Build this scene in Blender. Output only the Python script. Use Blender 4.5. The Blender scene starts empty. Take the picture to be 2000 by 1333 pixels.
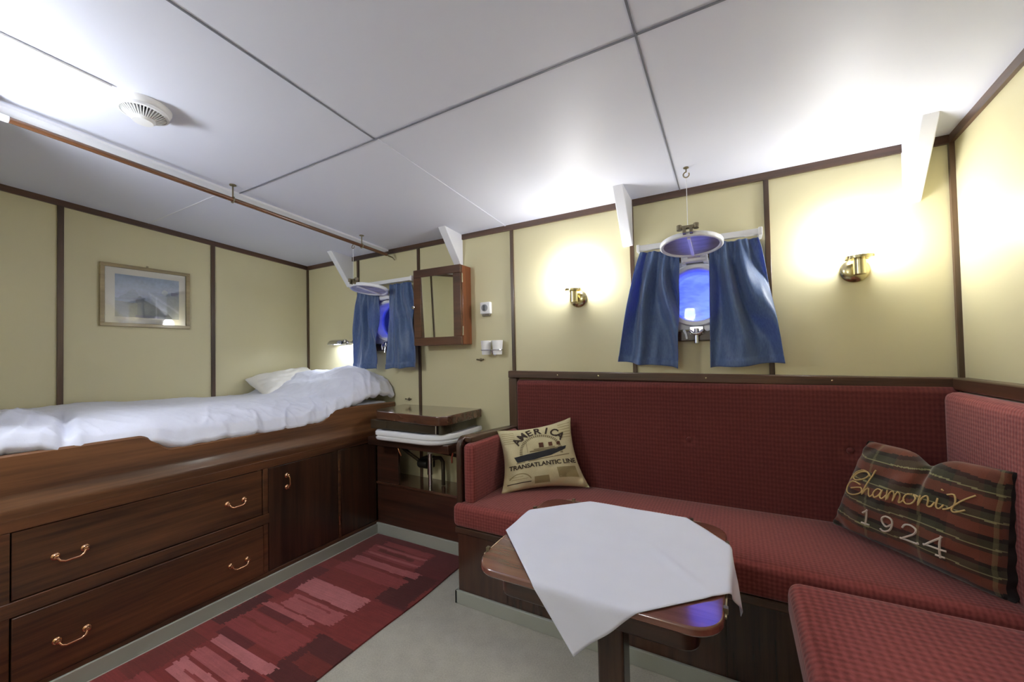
import bpy, bmesh, math, random
from math import sin, cos, pi, radians, sqrt, exp, floor
from mathutils import Vector, Matrix, noise

random.seed(7)
SC = bpy.context.scene
COL = SC.collection

# ------------------------------------------------------------------ materials
def hexc(r, g, b):
    def f(c):
        c /= 255.0
        return c / 12.92 if c <= 0.04045 else ((c + 0.055) / 1.055) ** 2.4
    return (f(r), f(g), f(b), 1.0)

def new_mat(name):
    m = bpy.data.materials.new(name); m.use_nodes = True
    nt = m.node_tree; b = nt.nodes['Principled BSDF']
    return m, nt, b

def L(nt, a, b): nt.links.new(a, b)

def coords(nt, scale=(1, 1, 1), rot=(0, 0, 0)):
    tc = nt.nodes.new('ShaderNodeTexCoord'); mp = nt.nodes.new('ShaderNodeMapping')
    mp.inputs['Scale'].default_value = scale; mp.inputs['Rotation'].default_value = rot
    L(nt, tc.outputs['Object'], mp.inputs['Vector'])
    return mp.outputs['Vector']

def ntex(nt, vec, scale, detail=3, rough=.55):
    n = nt.nodes.new('ShaderNodeTexNoise')
    n.inputs['Scale'].default_value = scale; n.inputs['Detail'].default_value = detail
    n.inputs['Roughness'].default_value = rough
    L(nt, vec, n.inputs['Vector']); return n.outputs['Fac']

def ramp(nt, fac, stops):
    r = nt.nodes.new('ShaderNodeValToRGB'); cr = r.color_ramp
    while len(cr.elements) < len(stops): cr.elements.new(.5)
    for e, (p, c) in zip(cr.elements, stops): e.position = p; e.color = c
    L(nt, fac, r.inputs['Fac']); return r.outputs['Color']

def bump(nt, b, h, strength=.2, dist=.002):
    n = nt.nodes.new('ShaderNodeBump'); n.inputs['Strength'].default_value = strength
    n.inputs['Distance'].default_value = dist
    L(nt, h, n.inputs['Height']); L(nt, n.outputs['Normal'], b.inputs['Normal'])

def plain(name, c, rough=.5, metal=0.0, var=.06, vs=6.0, coat=0.0, bmp=0.0, bs=300.0, spec=.5):
    m, nt, b = new_mat(name)
    v = coords(nt)
    f = ntex(nt, v, vs, 2)
    c = tuple(c)
    lo = tuple(x * (1 - var) for x in c[:3]) + (1,); hi = tuple(min(1, x * (1 + var)) for x in c[:3]) + (1,)
    L(nt, ramp(nt, f, [(.3, lo), (.7, hi)]), b.inputs['Base Color'])
    b.inputs['Roughness'].default_value = rough; b.inputs['Metallic'].default_value = metal
    b.inputs['Coat Weight'].default_value = coat; b.inputs['Specular IOR Level'].default_value = spec
    if bmp: bump(nt, b, ntex(nt, v, bs, 2), bmp)
    return m

def wood(name, dark, light, axis='y', rough=.32, coat=.25, scale=1.0):
    m, nt, b = new_mat(name)
    s = {'x': (1.6, 34, 34), 'y': (34, 1.6, 34), 'z': (34, 34, 1.6)}[axis]
    v = coords(nt, tuple(k * scale for k in s))
    f1 = ntex(nt, v, 1.0, 5, .65)
    s2 = {'x': (.8, 7, 7), 'y': (7, .8, 7), 'z': (7, 7, .8)}[axis]
    f2 = ntex(nt, coords(nt, s2), 1.0, 2)
    mix = nt.nodes.new('ShaderNodeMath'); mix.operation = 'MULTIPLY_ADD'
    mix.inputs[1].default_value = .55
    mm = nt.nodes.new('ShaderNodeMath'); mm.operation = 'MULTIPLY'; mm.inputs[1].default_value = .45
    L(nt, f2, mm.inputs[0]); L(nt, f1, mix.inputs[0]); L(nt, mm.outputs[0], mix.inputs[2])
    mid = tuple((a + c) / 2 for a, c in zip(dark, light))
    L(nt, ramp(nt, mix.outputs[0], [(.38, dark), (.5, mid), (.62, light)]), b.inputs['Base Color'])
    b.inputs['Roughness'].default_value = rough; b.inputs['Coat Weight'].default_value = coat
    b.inputs['Coat Roughness'].default_value = .15
    bump(nt, b, f1, .06, .001)
    return m

def fabric(name, c0, c1, kx, kz=None, rough=.9, flat=None):
    """woven upholstery: rows of small raised dots"""
    m, nt, b = new_mat(name)
    tc = nt.nodes.new('ShaderNodeTexCoord'); sp = nt.nodes.new('ShaderNodeSeparateXYZ')
    L(nt, tc.outputs['Object'], sp.inputs[0])
    kz = kz or kx; tot = None
    for ax, k in (('X', kx), ('Y', kx), ('Z', kz)):
        a = nt.nodes.new('ShaderNodeMath'); a.operation = 'MULTIPLY'; a.inputs[1].default_value = k
        L(nt, sp.outputs[ax], a.inputs[0])
        s = nt.nodes.new('ShaderNodeMath'); s.operation = 'SINE'; L(nt, a.outputs[0], s.inputs[0])
        if tot is None: tot = s.outputs[0]
        else:
            t = nt.nodes.new('ShaderNodeMath'); t.operation = 'ADD'
            L(nt, tot, t.inputs[0]); L(nt, s.outputs[0], t.inputs[1]); tot = t.outputs[0]
    nz = ntex(nt, tc.outputs['Object'], 90, 3)
    sc = nt.nodes.new('ShaderNodeMath'); sc.operation = 'MULTIPLY_ADD'
    sc.inputs[1].default_value = .13; sc.inputs[2].default_value = .12; L(nt, tot, sc.inputs[0])
    ad = nt.nodes.new('ShaderNodeMath'); ad.operation = 'MULTIPLY_ADD'; ad.inputs[1].default_value = .7
    L(nt, nz, ad.inputs[0]); L(nt, sc.outputs[0], ad.inputs[2])
    L(nt, ramp(nt, ad.outputs[0], [(.15, c0), (.8, c1)]), b.inputs['Base Color'])
    b.inputs['Roughness'].default_value = rough
    b.inputs['Sheen Weight'].default_value = .25; b.inputs['Sheen Roughness'].default_value = .4
    b.inputs['Specular IOR Level'].default_value = .15
    bump(nt, b, ad.outputs[0], .5, .003)
    return m

def emis(name, c, s):
    m, nt, b = new_mat(name)
    b.inputs['Base Color'].default_value = c; b.inputs['Emission Color'].default_value = c
    b.inputs['Emission Strength'].default_value = s; b.inputs['Roughness'].default_value = .3
    return m

M = {}
M['wall'] = plain('cream_panel', hexc(208, 200, 162), .42, var=.02, vs=1.2, bmp=.03, bs=60)
M['ceiling'] = plain('white_laminate', hexc(222, 225, 241), .5, var=.015, vs=1.0, spec=.4)
M['seam'] = plain('grey_joint', hexc(120, 122, 135), .4)
M['white_paint'] = plain('white_gloss_paint', hexc(232, 233, 240), .35, var=.02)
M['white_plastic'] = plain('white_plastic', hexc(238, 238, 240), .3, var=.01)
M['trim'] = wood('trim_mahogany', hexc(58, 40, 28), hexc(98, 68, 50), 'x', .35)
M['trim_y'] = wood('trim_mahogany_y', hexc(56, 38, 27), hexc(94, 64, 47), 'y', .35)
M['post'] = wood('post_mahogany', hexc(58, 42, 28), hexc(94, 68, 48), 'z', .35)
M['bed_y'] = wood('bed_mahogany', hexc(76, 47, 29), hexc(126, 84, 52), 'y', .42)
M['drawer'] = wood('drawer_mahogany', hexc(60, 37, 24), hexc(116, 74, 46), 'y', .38)
M['door'] = wood('door_mahogany_shaded', hexc(40, 26, 18), hexc(74, 47, 32), 'z', .3)  # bed wood darkened for the doors; shade near the washstand put into colour
M['dark_x'] = wood('dark_mahogany', hexc(42, 26, 19), hexc(76, 46, 33), 'x', .28)
M['dark_z'] = wood('dark_mahogany_z', hexc(46, 29, 21), hexc(80, 50, 37), 'z', .25)
M['cab'] = wood('cabinet_mahogany', hexc(90, 48, 28), hexc(150, 86, 48), 'z', .3)
M['cab_x'] = wood('cabinet_mahogany_x', hexc(66, 42, 28), hexc(98, 62, 42), 'x', .3)
M['lid'] = wood('lid_mahogany', hexc(66, 42, 31), hexc(96, 62, 46), 'x', .1, 1.0)
M['table'] = wood('table_mahogany', hexc(92, 56, 46), hexc(128, 80, 66), 'x', .1, 1.0)
M['brass'] = plain('polished_brass', hexc(206, 194, 152), .22, 1.0, var=.05)
M['brass_dull'] = plain('aged_brass', hexc(140, 130, 108), .35, 1.0, var=.1)
M['chrome'] = plain('chrome', hexc(215, 216, 222), .12, 1.0, var=.02)
M['copper'] = plain('copper_brass', hexc(228, 178, 140), .2, 1.0, var=.06)
M['pipe'] = plain('dark_pipe', hexc(70, 60, 48), .35, .6, var=.2)
M['skirt'] = plain('grey_green_skirting', hexc(166, 168, 158), .4, var=.03)
M['black'] = plain('black_fabric', hexc(30, 24, 24), .85)
M['wool'] = None

def floor_mat():
    m, nt, b = new_mat('grey_vinyl')
    v = coords(nt)
    a = ntex(nt, v, 14, 4); c = ntex(nt, v, 160, 3, .7)
    ml = nt.nodes.new('ShaderNodeMath'); ml.operation = 'MULTIPLY_ADD'; ml.inputs[1].default_value = .35
    L(nt, a, ml.inputs[0]);
    mk = nt.nodes.new('ShaderNodeMath'); mk.operation = 'MULTIPLY'; mk.inputs[1].default_value = .65
    L(nt, c, mk.inputs[0]); L(nt, mk.outputs[0], ml.inputs[2])
    L(nt, ramp(nt, ml.outputs[0], [(.3, hexc(164, 160, 150)), (.55, hexc(188, 184, 173)), (.75, hexc(202, 198, 187))]), b.inputs['Base Color'])
    b.inputs['Roughness'].default_value = .36
    return m
M['floor'] = floor_mat()
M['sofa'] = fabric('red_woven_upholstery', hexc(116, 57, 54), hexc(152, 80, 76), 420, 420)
M['sofa_back'] = fabric('red_woven_shaded', hexc(92, 46, 44), hexc(116, 60, 56), 420, 300)  # darker copy of the sofa cloth; backrest shade put into colour
M['sofa_right'] = fabric('red_woven_lit', hexc(128, 62, 62), hexc(176, 98, 94), 420, 420)  # paler copy of the sofa cloth; lamp light put into colour
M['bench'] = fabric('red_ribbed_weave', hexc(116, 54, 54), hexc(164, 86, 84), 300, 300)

def curtain_mat():
    m, nt, b = new_mat('blue_curtain_cloth')
    v = coords(nt, (220, 220, 40)); f = ntex(nt, v, 1.0, 3)
    L(nt, ramp(nt, f, [(.3, hexc(64, 88, 128)), (.7, hexc(88, 116, 160))]), b.inputs['Base Color'])
    b.inputs['Roughness'].default_value = .42
    b.inputs['Sheen Weight'].default_value = .5
    tr = nt.nodes.new('ShaderNodeBsdfTranslucent'); tr.inputs['Color'].default_value = hexc(40, 60, 230)
    mx = nt.nodes.new('ShaderNodeMixShader'); mx.inputs[0].default_value = .22
    L(nt, b.outputs[0], mx.inputs[1]); L(nt, tr.outputs[0], mx.inputs[2])
    L(nt, mx.outputs[0], nt.nodes['Material Output'].inputs['Surface'])
    bump(nt, b, f, .15, .001)
    return m
M['curtain'] = curtain_mat()

M['curtain_thick'] = plain('thick_cream_curtain', hexc(205, 200, 180), .8)
def linen_mat():
    m, nt, b = new_mat('white_bed_linen')
    v = coords(nt); f = ntex(nt, v, 5, 5, .6); g = ntex(nt, v, 22, 4, .6)
    L(nt, ramp(nt, f, [(.3, hexc(216, 218, 232)), (.7, hexc(228, 230, 244))]), b.inputs['Base Color'])
    b.inputs['Roughness'].default_value = .8; b.inputs['Sheen Weight'].default_value = .2
    bump(nt, b, g, .22, .01)
    return m
M['linen'] = linen_mat()
M['pillow_white'] = plain('off_white_pillowcase', hexc(232, 229, 222), .85, bmp=.2, bs=30)
M['napkin'] = plain('white_tablecloth', hexc(218, 220, 236), .85, var=.02, bmp=.15, bs=40)

def glass_mat(name, tint, rough=.0, mixf=.12, noise_f=0.0):
    m, nt, b = new_mat(name)
    out = nt.nodes['Material Output']
    t = nt.nodes.new('ShaderNodeBsdfTransparent'); g = nt.nodes.new('ShaderNodeBsdfGlossy')
    g.inputs['Roughness'].default_value = rough
    if noise_f:
        v = coords(nt, (3, 3, 9), (0, radians(25), 0)); f = ntex(nt, v, 2.2, 5, .6)
        L(nt, ramp(nt, f, [(.35, tint), (.6, tuple(min(1, x + noise_f) for x in tint[:3]) + (1,))]), t.inputs['Color'])
    else:
        t.inputs['Color'].default_value = tint
    fr = nt.nodes.new('ShaderNodeFresnel'); fr.inputs['IOR'].default_value = 1.5
    mm = nt.nodes.new('ShaderNodeMath'); mm.operation = 'ADD'; mm.inputs[1].default_value = mixf
    L(nt, fr.outputs[0], mm.inputs[0])
    mx = nt.nodes.new('ShaderNodeMixShader'); L(nt, mm.outputs[0], mx.inputs[0])
    L(nt, t.outputs[0], mx.inputs[1]); L(nt, g.outputs[0], mx.inputs[2]); L(nt, mx.outputs[0], out.inputs['Surface'])
    return m
M['port_glass'] = glass_mat('porthole_glass', (.75, .75, .95, 1), .02, -.03, .25)
M['pic_glass'] = glass_mat('picture_glass', (.97, .97, .97, 1), .03, .02)
def mirror_mat():
    m, nt, b = new_mat('mirror'); b.inputs['Base Color'].default_value = (.9, .92, .9, 1)
    b.inputs['Metallic'].default_value = 1; b.inputs['Roughness'].default_value = .01
    return m
M['mirror'] = mirror_mat()
def cover_glass():
    m, nt, b = new_mat('glass_painted_reflection')  # opaque pane; grey-violet reflection painted into the base colour
    v = coords(nt, (5, 18, 5)); f = ntex(nt, v, 1.3, 4)
    L(nt, ramp(nt, f, [(.35, hexc(150, 148, 168)), (.65, hexc(190, 190, 214))]), b.inputs['Base Color'])
    b.inputs['Roughness'].default_value = .4; b.inputs['Specular IOR Level'].default_value = .3
    return m
M['cover_glass'] = cover_glass()
M['opal'] = emis('lit_opal_glass', (.95, .965, 1.0, 1), 46.0)
M['opal_fill'] = emis('lit_opal_fill', (.88, .93, 1.0, 1), 30.0)
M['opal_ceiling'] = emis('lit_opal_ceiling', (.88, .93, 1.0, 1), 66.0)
M['bulb'] = emis('lit_bulb', (.8, .87, 1.0, 1), 75.0)
M['thread_y'] = plain('yellow_thread', hexc(196, 170, 112), .7)
M['thread_w'] = plain('white_thread', hexc(206, 196, 180), .7)
M['ink'] = plain('dark_print_ink', hexc(60, 46, 36), .85)
M['ink_brown'] = plain('brown_print_ink', hexc(92, 56, 40), .85)
M['ink_grey'] = plain('grey_print_ink', hexc(132, 118, 88), .85)
M['ink_hull'] = plain('hull_print_ink', hexc(42, 44, 48), .85)

def attr_mat(name, rough=.9, sheen=.2, bmp=.3, bs=200):
    m, nt, b = new_mat(name)
    a = nt.nodes.new('ShaderNodeAttribute'); a.attribute_name = 'Pattern'
    v = coords(nt); f = ntex(nt, v, bs, 3)
    mx = nt.nodes.new('ShaderNodeMix'); mx.data_type = 'RGBA'; mx.blend_type = 'MULTIPLY'
    mx.inputs['Factor'].default_value = .35
    L(nt, a.outputs['Color'], mx.inputs['A']); L(nt, ramp(nt, f, [(.3, (.6, .6, .6, 1)), (.7, (1.15, 1.15, 1.15, 1))]), mx.inputs['B'])
    L(nt, mx.outputs['Result'], b.inputs['Base Color'])
    b.inputs['Roughness'].default_value = rough; b.inputs['Sheen Weight'].default_value = sheen
    b.inputs['Specular IOR Level'].default_value = .2
    bump(nt, b, f, bmp, .002)
    return m
M['rug'] = attr_mat('woven_rug')
M['print_cloth'] = attr_mat('printed_cotton', .85, .1, .1, 400)
M['tartan'] = attr_mat('tartan_cloth', .7, .3, .2, 500)
M['art'] = attr_mat('watercolour_print', .6, 0, 0, 60)

# ------------------------------------------------------------------ mesh helpers
def B(): return bmesh.new()

def obj(name, bm, m, parent=None, smooth=False, bevel=0.0, angle=35, seg=2, sub=0, solid=0.0):
    me = bpy.data.meshes.new(name)
    bmesh.ops.recalc_face_normals(bm, faces=bm.faces)
    bm.to_mesh(me); bm.free()
    ms = m if isinstance(m, (list, tuple)) else [m]
    for k in ms: me.materials.append(M[k] if isinstance(k, str) else k)
    o = bpy.data.objects.new(name, me); COL.objects.link(o)
    if solid:
        s = o.modifiers.new('thick', 'SOLIDIFY'); s.thickness = solid; s.offset = 0
    if bevel:
        bv = o.modifiers.new('bevel', 'BEVEL'); bv.width = bevel; bv.segments = seg; bv.limit_method = 'ANGLE'; bv.angle_limit = radians(40)
    if sub:
        s = o.modifiers.new('sub', 'SUBSURF'); s.levels = sub; s.render_levels = sub
    if smooth or bevel or sub:
        for p in me.polygons: p.use_smooth = True
        if not sub and hasattr(me, 'set_sharp_from_angle'):
            me.set_sharp_from_angle(angle=radians(angle))
    if parent is not None:
        o.parent = parent
        o.matrix_parent_inverse = world_inv(parent)
    return o

WORLD = {}
def world_inv(p):
    m = WORLD.get(p.name)
    return m.inverted() if m is not None else Matrix.Identity(4)

def thing(name, loc, label, cat, group=None):
    o = bpy.data.objects.new(name, None); COL.objects.link(o)
    o.empty_display_size = .05; o.location = loc
    WORLD[o.name] = Matrix.Translation(Vector(loc))
    o['label'] = label; o['category'] = cat
    if group: o['group'] = group
    return o

def tag(o, label, cat, group=None, kind=None):
    o['label'] = label; o['category'] = cat
    if group: o['group'] = group
    if kind: o['kind'] = kind
    return o

def struct(o):
    o['kind'] = 'structure'; return o

def struct_empty(name, loc=(0, 0, 0)):
    o = bpy.data.objects.new(name, None); COL.objects.link(o); o.location = loc
    o.empty_display_size = .05
    WORLD[o.name] = Matrix.Translation(Vector(loc)); o['kind'] = 'structure'; return o

def box(bm, x0, x1, y0, y1, z0, z1):
    vs = [bm.verts.new((x, y, z)) for z in (z0, z1) for y in (y0, y1) for x in (x0, x1)]
    for f in ((0, 1, 3, 2), (4, 6, 7, 5), (0, 4, 5, 1), (1, 5, 7, 3), (3, 7, 6, 2), (2, 6, 4, 0)):
        bm.faces.new([vs[i] for i in f])
    return vs

def hexa(bm, pts):
    vs = [bm.verts.new(p) for p in pts]
    for f in ((0, 1, 3, 2), (4, 6, 7, 5), (0, 4, 5, 1), (1, 5, 7, 3), (3, 7, 6, 2), (2, 6, 4, 0)):
        bm.faces.new([vs[i] for i in f])

def prism(bm, poly, axis, a0, a1):
    """poly in the two other axes (cyclic order), extruded along axis"""
    def P(p, a):
        if axis == 'x': return (a, p[0], p[1])
        if axis == 'y': return (p[0], a, p[1])
        return (p[0], p[1], a)
    A = [bm.verts.new(P(p, a0)) for p in poly]; Bv = [bm.verts.new(P(p, a1)) for p in poly]
    n = len(poly)
    bm.faces.new(A[::-1]); bm.faces.new(Bv)
    for i in range(n): bm.faces.new((A[i], A[(i + 1) % n], Bv[(i + 1) % n], Bv[i]))

def tube(bm, pts, r, seg=12, closed=False):
    pts = [Vector(p) for p in pts]; n = len(pts); rings = []
    up = None
    for i, p in enumerate(pts):
        if closed: t = (pts[(i + 1) % n] - pts[i - 1]).normalized()
        else: t = (pts[min(i + 1, n - 1)] - pts[max(i - 1, 0)]).normalized()
        if up is None:
            up = Vector((0, 0, 1)) if abs(t.z) < .9 else Vector((1, 0, 0))
        a = t.cross(up).normalized(); b = a.cross(t).normalized(); up = b
        rr = r[i] if isinstance(r, (list, tuple)) else r
        rings.append([bm.verts.new(p + a * cos(2 * pi * k / seg) * rr + b * sin(2 * pi * k / seg) * rr) for k in range(seg)])
    m = n if closed else n - 1
    for i in range(m):
        A = rings[i]; Bq = rings[(i + 1) % n]
        for k in range(seg): bm.faces.new((A[k], A[(k + 1) % seg], Bq[(k + 1) % seg], Bq[k]))
    if not closed:
        bm.faces.new(rings[0][::-1]); bm.faces.new(rings[-1])

def lathe(bm, prof, origin, axis=(0, 0, 1), seg=32, closed=False):
    """prof: list of (radius, height)"""
    ax = Vector(axis).normalized(); o = Vector(origin)
    u = ax.orthogonal().normalized(); v = ax.cross(u)
    rings = []
    for r, h in prof:
        if r < 1e-6: rings.append([bm.verts.new(o + ax * h)])
        else: rings.append([bm.verts.new(o + ax * h + u * r * cos(2 * pi * k / seg) + v * r * sin(2 * pi * k / seg)) for k in range(seg)])
    rng = range(len(rings)) if closed else range(len(rings) - 1)
    for i in rng:
        A, C = rings[i], rings[(i + 1) % len(rings)]
        for k in range(seg):
            k2 = (k + 1) % seg
            if len(A) == 1 and len(C) == 1: continue
            if len(A) == 1: bm.faces.new((A[0], C[k2], C[k]))
            elif len(C) == 1: bm.faces.new((A[k], A[k2], C[0]))
            else: bm.faces.new((A[k], A[k2], C[k2], C[k]))
    if not closed:
        if len(rings[0]) > 1: bm.faces.new(rings[0][::-1])
        if len(rings[-1]) > 1: bm.faces.new(rings[-1])

def rrect(x0, x1, y0, y1, r, n=6, rs=None):
    """rounded rectangle outline, ccw. rs = radii for corners (x1y1, x0y1, x0y0, x1y0)"""
    rs = rs or (r, r, r, r); out = []
    for (cx, cy, a0, rr) in ((x1, y1, 0, rs[0]), (x0, y1, 90, rs[1]), (x0, y0, 180, rs[2]), (x1, y0, 270, rs[3])):
        sx = -1 if cx == x1 else 1; sy = -1 if cy == y1 else 1
        if rr <= 1e-5: out.append((cx, cy)); continue
        for k in range(n + 1):
            a = radians(a0 + 90 * k / n)
            out.append((cx + sx * rr + rr * cos(a), cy + sy * rr + rr * sin(a)))
    return out

def cushion(bm, x0, x1, y0, y1, z0, z1, e=.03, nx=24, ny=24, nz=6, puff=(0, 0, 0), axis_soft=None):
    """rounded soft box: superellipsoid-like rounding of a dense box"""
    cx, cy, cz = (x0 + x1) / 2, (y0 + y1) / 2, (z0 + z1) / 2
    hx, hy, hz = (x1 - x0) / 2, (y1 - y0) / 2, (z1 - z0) / 2
    idx = {}
    def V(i, j, k):
        key = (i, j, k)
        if key in idx: return idx[key]
        def ax(i, n, h):
            t = 2 * i / n - 1
            return t * h
        # denser near the edges
        def sp(i, n, h):
            t = 2 * i / n - 1
            s = (1 if t > 0 else -1) * (1 - (1 - abs(t)) ** 1.6)
            return s * h
        p = Vector((sp(i, nx, hx), sp(j, ny, hy), sp(k, nz, hz)))
        q = Vector((max(-hx + e, min(hx - e, p.x)), max(-hy + e, min(hy - e, p.y)), max(-hz + e, min(hz - e, p.z))))
        d = p - q
        if d.length > 1e-9: p = q + d.normalized() * min(e, max(abs(d.x), abs(d.y), abs(d.z)))
        u, v, w = p.x / hx, p.y / hy, p.z / hz
        p.x += puff[0] * u * (1 - v * v) * (1 - w * w)
        p.y += puff[1] * v * (1 - u * u) ** .5 * (1 - w * w) if abs(u) < 1 else 0
        p.z += puff[2] * w * (max(0, 1 - u ** 4)) * (max(0, 1 - v ** 4))
        idx[key] = bm.verts.new((cx + p.x, cy + p.y, cz + p.z)); return idx[key]
    for i in range(nx):
        for j in range(ny):
            for k in (0, nz): bm.faces.new((V(i, j, k), V(i + 1, j, k), V(i + 1, j + 1, k), V(i, j + 1, k)))
    for i in range(nx):
        for k in range(nz):
            for j in (0, ny): bm.faces.new((V(i, j, k), V(i + 1, j, k), V(i + 1, j, k + 1), V(i, j, k + 1)))
    for j in range(ny):
        for k in range(nz):
            for i in (0, nx): bm.faces.new((V(i, j, k), V(i, j + 1, k), V(i, j + 1, k + 1), V(i, j, k + 1)))

def grid(bm, nu, nv, fn):
    vs = [[bm.verts.new(fn(i / nu, j / nv)) for j in range(nv + 1)] for i in range(nu + 1)]
    for i in range(nu):
        for j in range(nv): bm.faces.new((vs[i][j], vs[i + 1][j], vs[i + 1][j + 1], vs[i][j + 1]))
    return vs

def paint(o, fn):
    """per-face pattern colours: fn(face centre index, polygon) -> rgb"""
    me = o.data
    at = me.color_attributes.new('Pattern', 'FLOAT_COLOR', 'CORNER')
    for p in me.polygons:
        c = fn(p)
        for li in p.loop_indices: at.data[li].color = (c[0], c[1], c[2], 1)

def sm(a, b, x):
    t = max(0.0, min(1.0, (x - a) / (b - a))); return t * t * (3 - 2 * t)

# ------------------------------------------------------------------ room
W = 4.175; YB = -3.3
def HC(x, y): return 2.1 - .0672 * y + .0024 * x

bm = B(); box(bm, -.1, W + .1, YB - .1, .2, -.1, 0); struct(obj('floor', bm, 'floor'))
bm = B(); hexa(bm, [(x, y, HC(x, y) + dz) for dz in (0, .08) for y in (YB - .1, .2) for x in (-.1, W + .1)])
struct(obj('ceiling', bm, 'ceiling'))
bm = B(); box(bm, -.1, 0, YB, .1, 0, 2.5); struct(obj('wall_left', bm, 'wall'))
bm = B(); box(bm, W, W + .1, YB, .1, 0, 2.5); struct(obj('wall_right', bm, 'wall'))
bm = B(); box(bm, -.1, W + .1, YB - .1, YB, 0, 2.5); struct(obj('wall_back', bm, 'wall'))

# window wall with two round port openings
PORTS = [(1.03, 1.545), (3.213, 1.545)]
PR = .142
def window_wall():
    bm = B(); segs = 48; T = .1
    xs = [-.1]
    cells = []
    a = .24
    prev = -.1
    for (px, pz) in PORTS:
        cells.append(('box', prev, px - a)); cells.append(('port', px, pz)); prev = px + a
    cells.append(('box', prev, W + .1))
    for c in cells:
        if c[0] == 'box': box(bm, c[1], c[2], 0, T, 0, 2.5)
        else:
            px, pz = c[1], c[2]
            box(bm, px - a, px + a, 0, T, 0, pz - a); box(bm, px - a, px + a, 0, T, pz + a, 2.5)
            for y in (0, T):
                inner = []; outer = []
                for k in range(segs):
                    t = 2 * pi * k / segs; cx, sx = cos(t), sin(t); mx = max(abs(cx), abs(sx))
                    inner.append(bm.verts.new((px + PR * cx, y, pz + PR * sx)))
                    outer.append(bm.verts.new((px + a * cx / mx, y, pz + a * sx / mx)))
                for k in range(segs):
                    k2 = (k + 1) % segs
                    bm.faces.new((inner[k], inner[k2], outer[k2], outer[k]))
    return struct(obj('wall_window', bm, 'wall'))
window_wall()

# wooden trims
tn = [0]
def trim(bm, m, **kw):
    tn[0] += 1
    return struct(obj('trim_%d' % tn[0], bm, m, **kw))
def trim_ceiling_window():
    bm = B(); hexa(bm, [(x, y, HC(x, 0) + dz) for dz in (-.034, .004) for y in (-.014, .001) for x in (0, W)]); trim(bm, 'trim')
def trim_ceiling_side(xw, s):
    bm = B(); x0, x1 = sorted((xw, xw + s * .014))
    hexa(bm, [(x, y, HC(x, y) + dz) for dz in (-.034, .004) for y in (YB, 0) for x in (x0, x1)]); trim(bm, 'trim_y')
trim_ceiling_window(); trim_ceiling_side(0, 1); trim_ceiling_side(W, -1)
for i, px in enumerate((.672, 1.33, 2.13, 2.895, 3.533)):
    bm = B(); w = .011
    zb = 1.13 if px > 2 else .0
    box(bm, px - w, px + w, -.012, .001, zb, 2.09); trim(bm, 'post', bevel=.002)
for py in (-.763, -1.532, -2.3):
    bm = B(); box(bm, -.001, .012, py - .013, py + .013, 0, HC(0, py) - .02); trim(bm, 'post', bevel=.002)
bm = B(); box(bm, 0, .015, -.015, 0, 0, 2.09); trim(bm, 'post')
bm = B(); box(bm, W - .016, W, -.016, 0, 1.1, 2.1); trim(bm, 'post')
# ceiling joints
def ceil_strip(x0, x1, y0, y1, t, m):
    bm = B(); hexa(bm, [(x, y, HC(x, y) - d) for d in (t, -.002) for y in (y0, y1) for x in (x0, x1)]); trim(bm, m)
ceil_strip(2.075, 2.081, YB, -1.095, .003, 'seam')
ceil_strip(2.083, 2.093, -1.087, 0, .003, 'ceiling')
ceil_strip(3.1485, 3.1545, YB, 0, .003, 'seam')
ceil_strip(1.03, W, -1.0945, -1.0885, .003, 'seam')
ceil_strip(.0, .955, -1.142, -1.138, .0015, 'white_paint')
ceil_strip(.955, 1.03, YB, 0, .012, 'white_paint')
# skirting boards
def skirt(name, pts, h=.066, t=.012):
    bm = B()
    for (x0, x1, y0, y1) in pts: box(bm, x0, x1, y0, y1, 0, h)
    return struct(obj(name, bm, 'skirt', bevel=.003))
skirt('baseboard_left', [(1.094, 1.106, -2.086, -.224)])
skirt('baseboard_window', [(1.094, 2.10, -.226, -.212)], .075)
skirt('baseboard_right', [(2.098, 3.60, -.625, -.611), (2.098, 2.112, -.625, -.226), (3.56, 3.574, -3.2, -.625)])

# ------------------------------------------------------------------ triangular wall brackets
def bracket(x0, x1, d, zb, label):
    bm = B()
    zt = 2.1 + .03
    poly = [(0.0, zb), (-.022, zb), (-d, HC(x0, -d) + .002), (0.0, HC(x0, 0) + .002)]
    prism(bm, poly, 'x', x0, x1)
    o = obj('wall_bracket', bm, 'white_paint', bevel=.004)
    tag(o, label, 'bracket', 'white triangular brackets under the ceiling')
bracket(.553, .608, .21, 1.855, 'white triangular bracket above the bed, left of the small left porthole curtains')
bracket(1.678, 1.737, .2, 1.885, 'white triangular bracket right above the wooden mirror cabinet')
bracket(2.848, 2.903, .22, 1.85, 'white triangular bracket at the upper left of the larger porthole curtains')
bracket(4.018, 4.07, .227, 1.858, 'white triangular bracket in the corner right of the right wall lamp')

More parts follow.
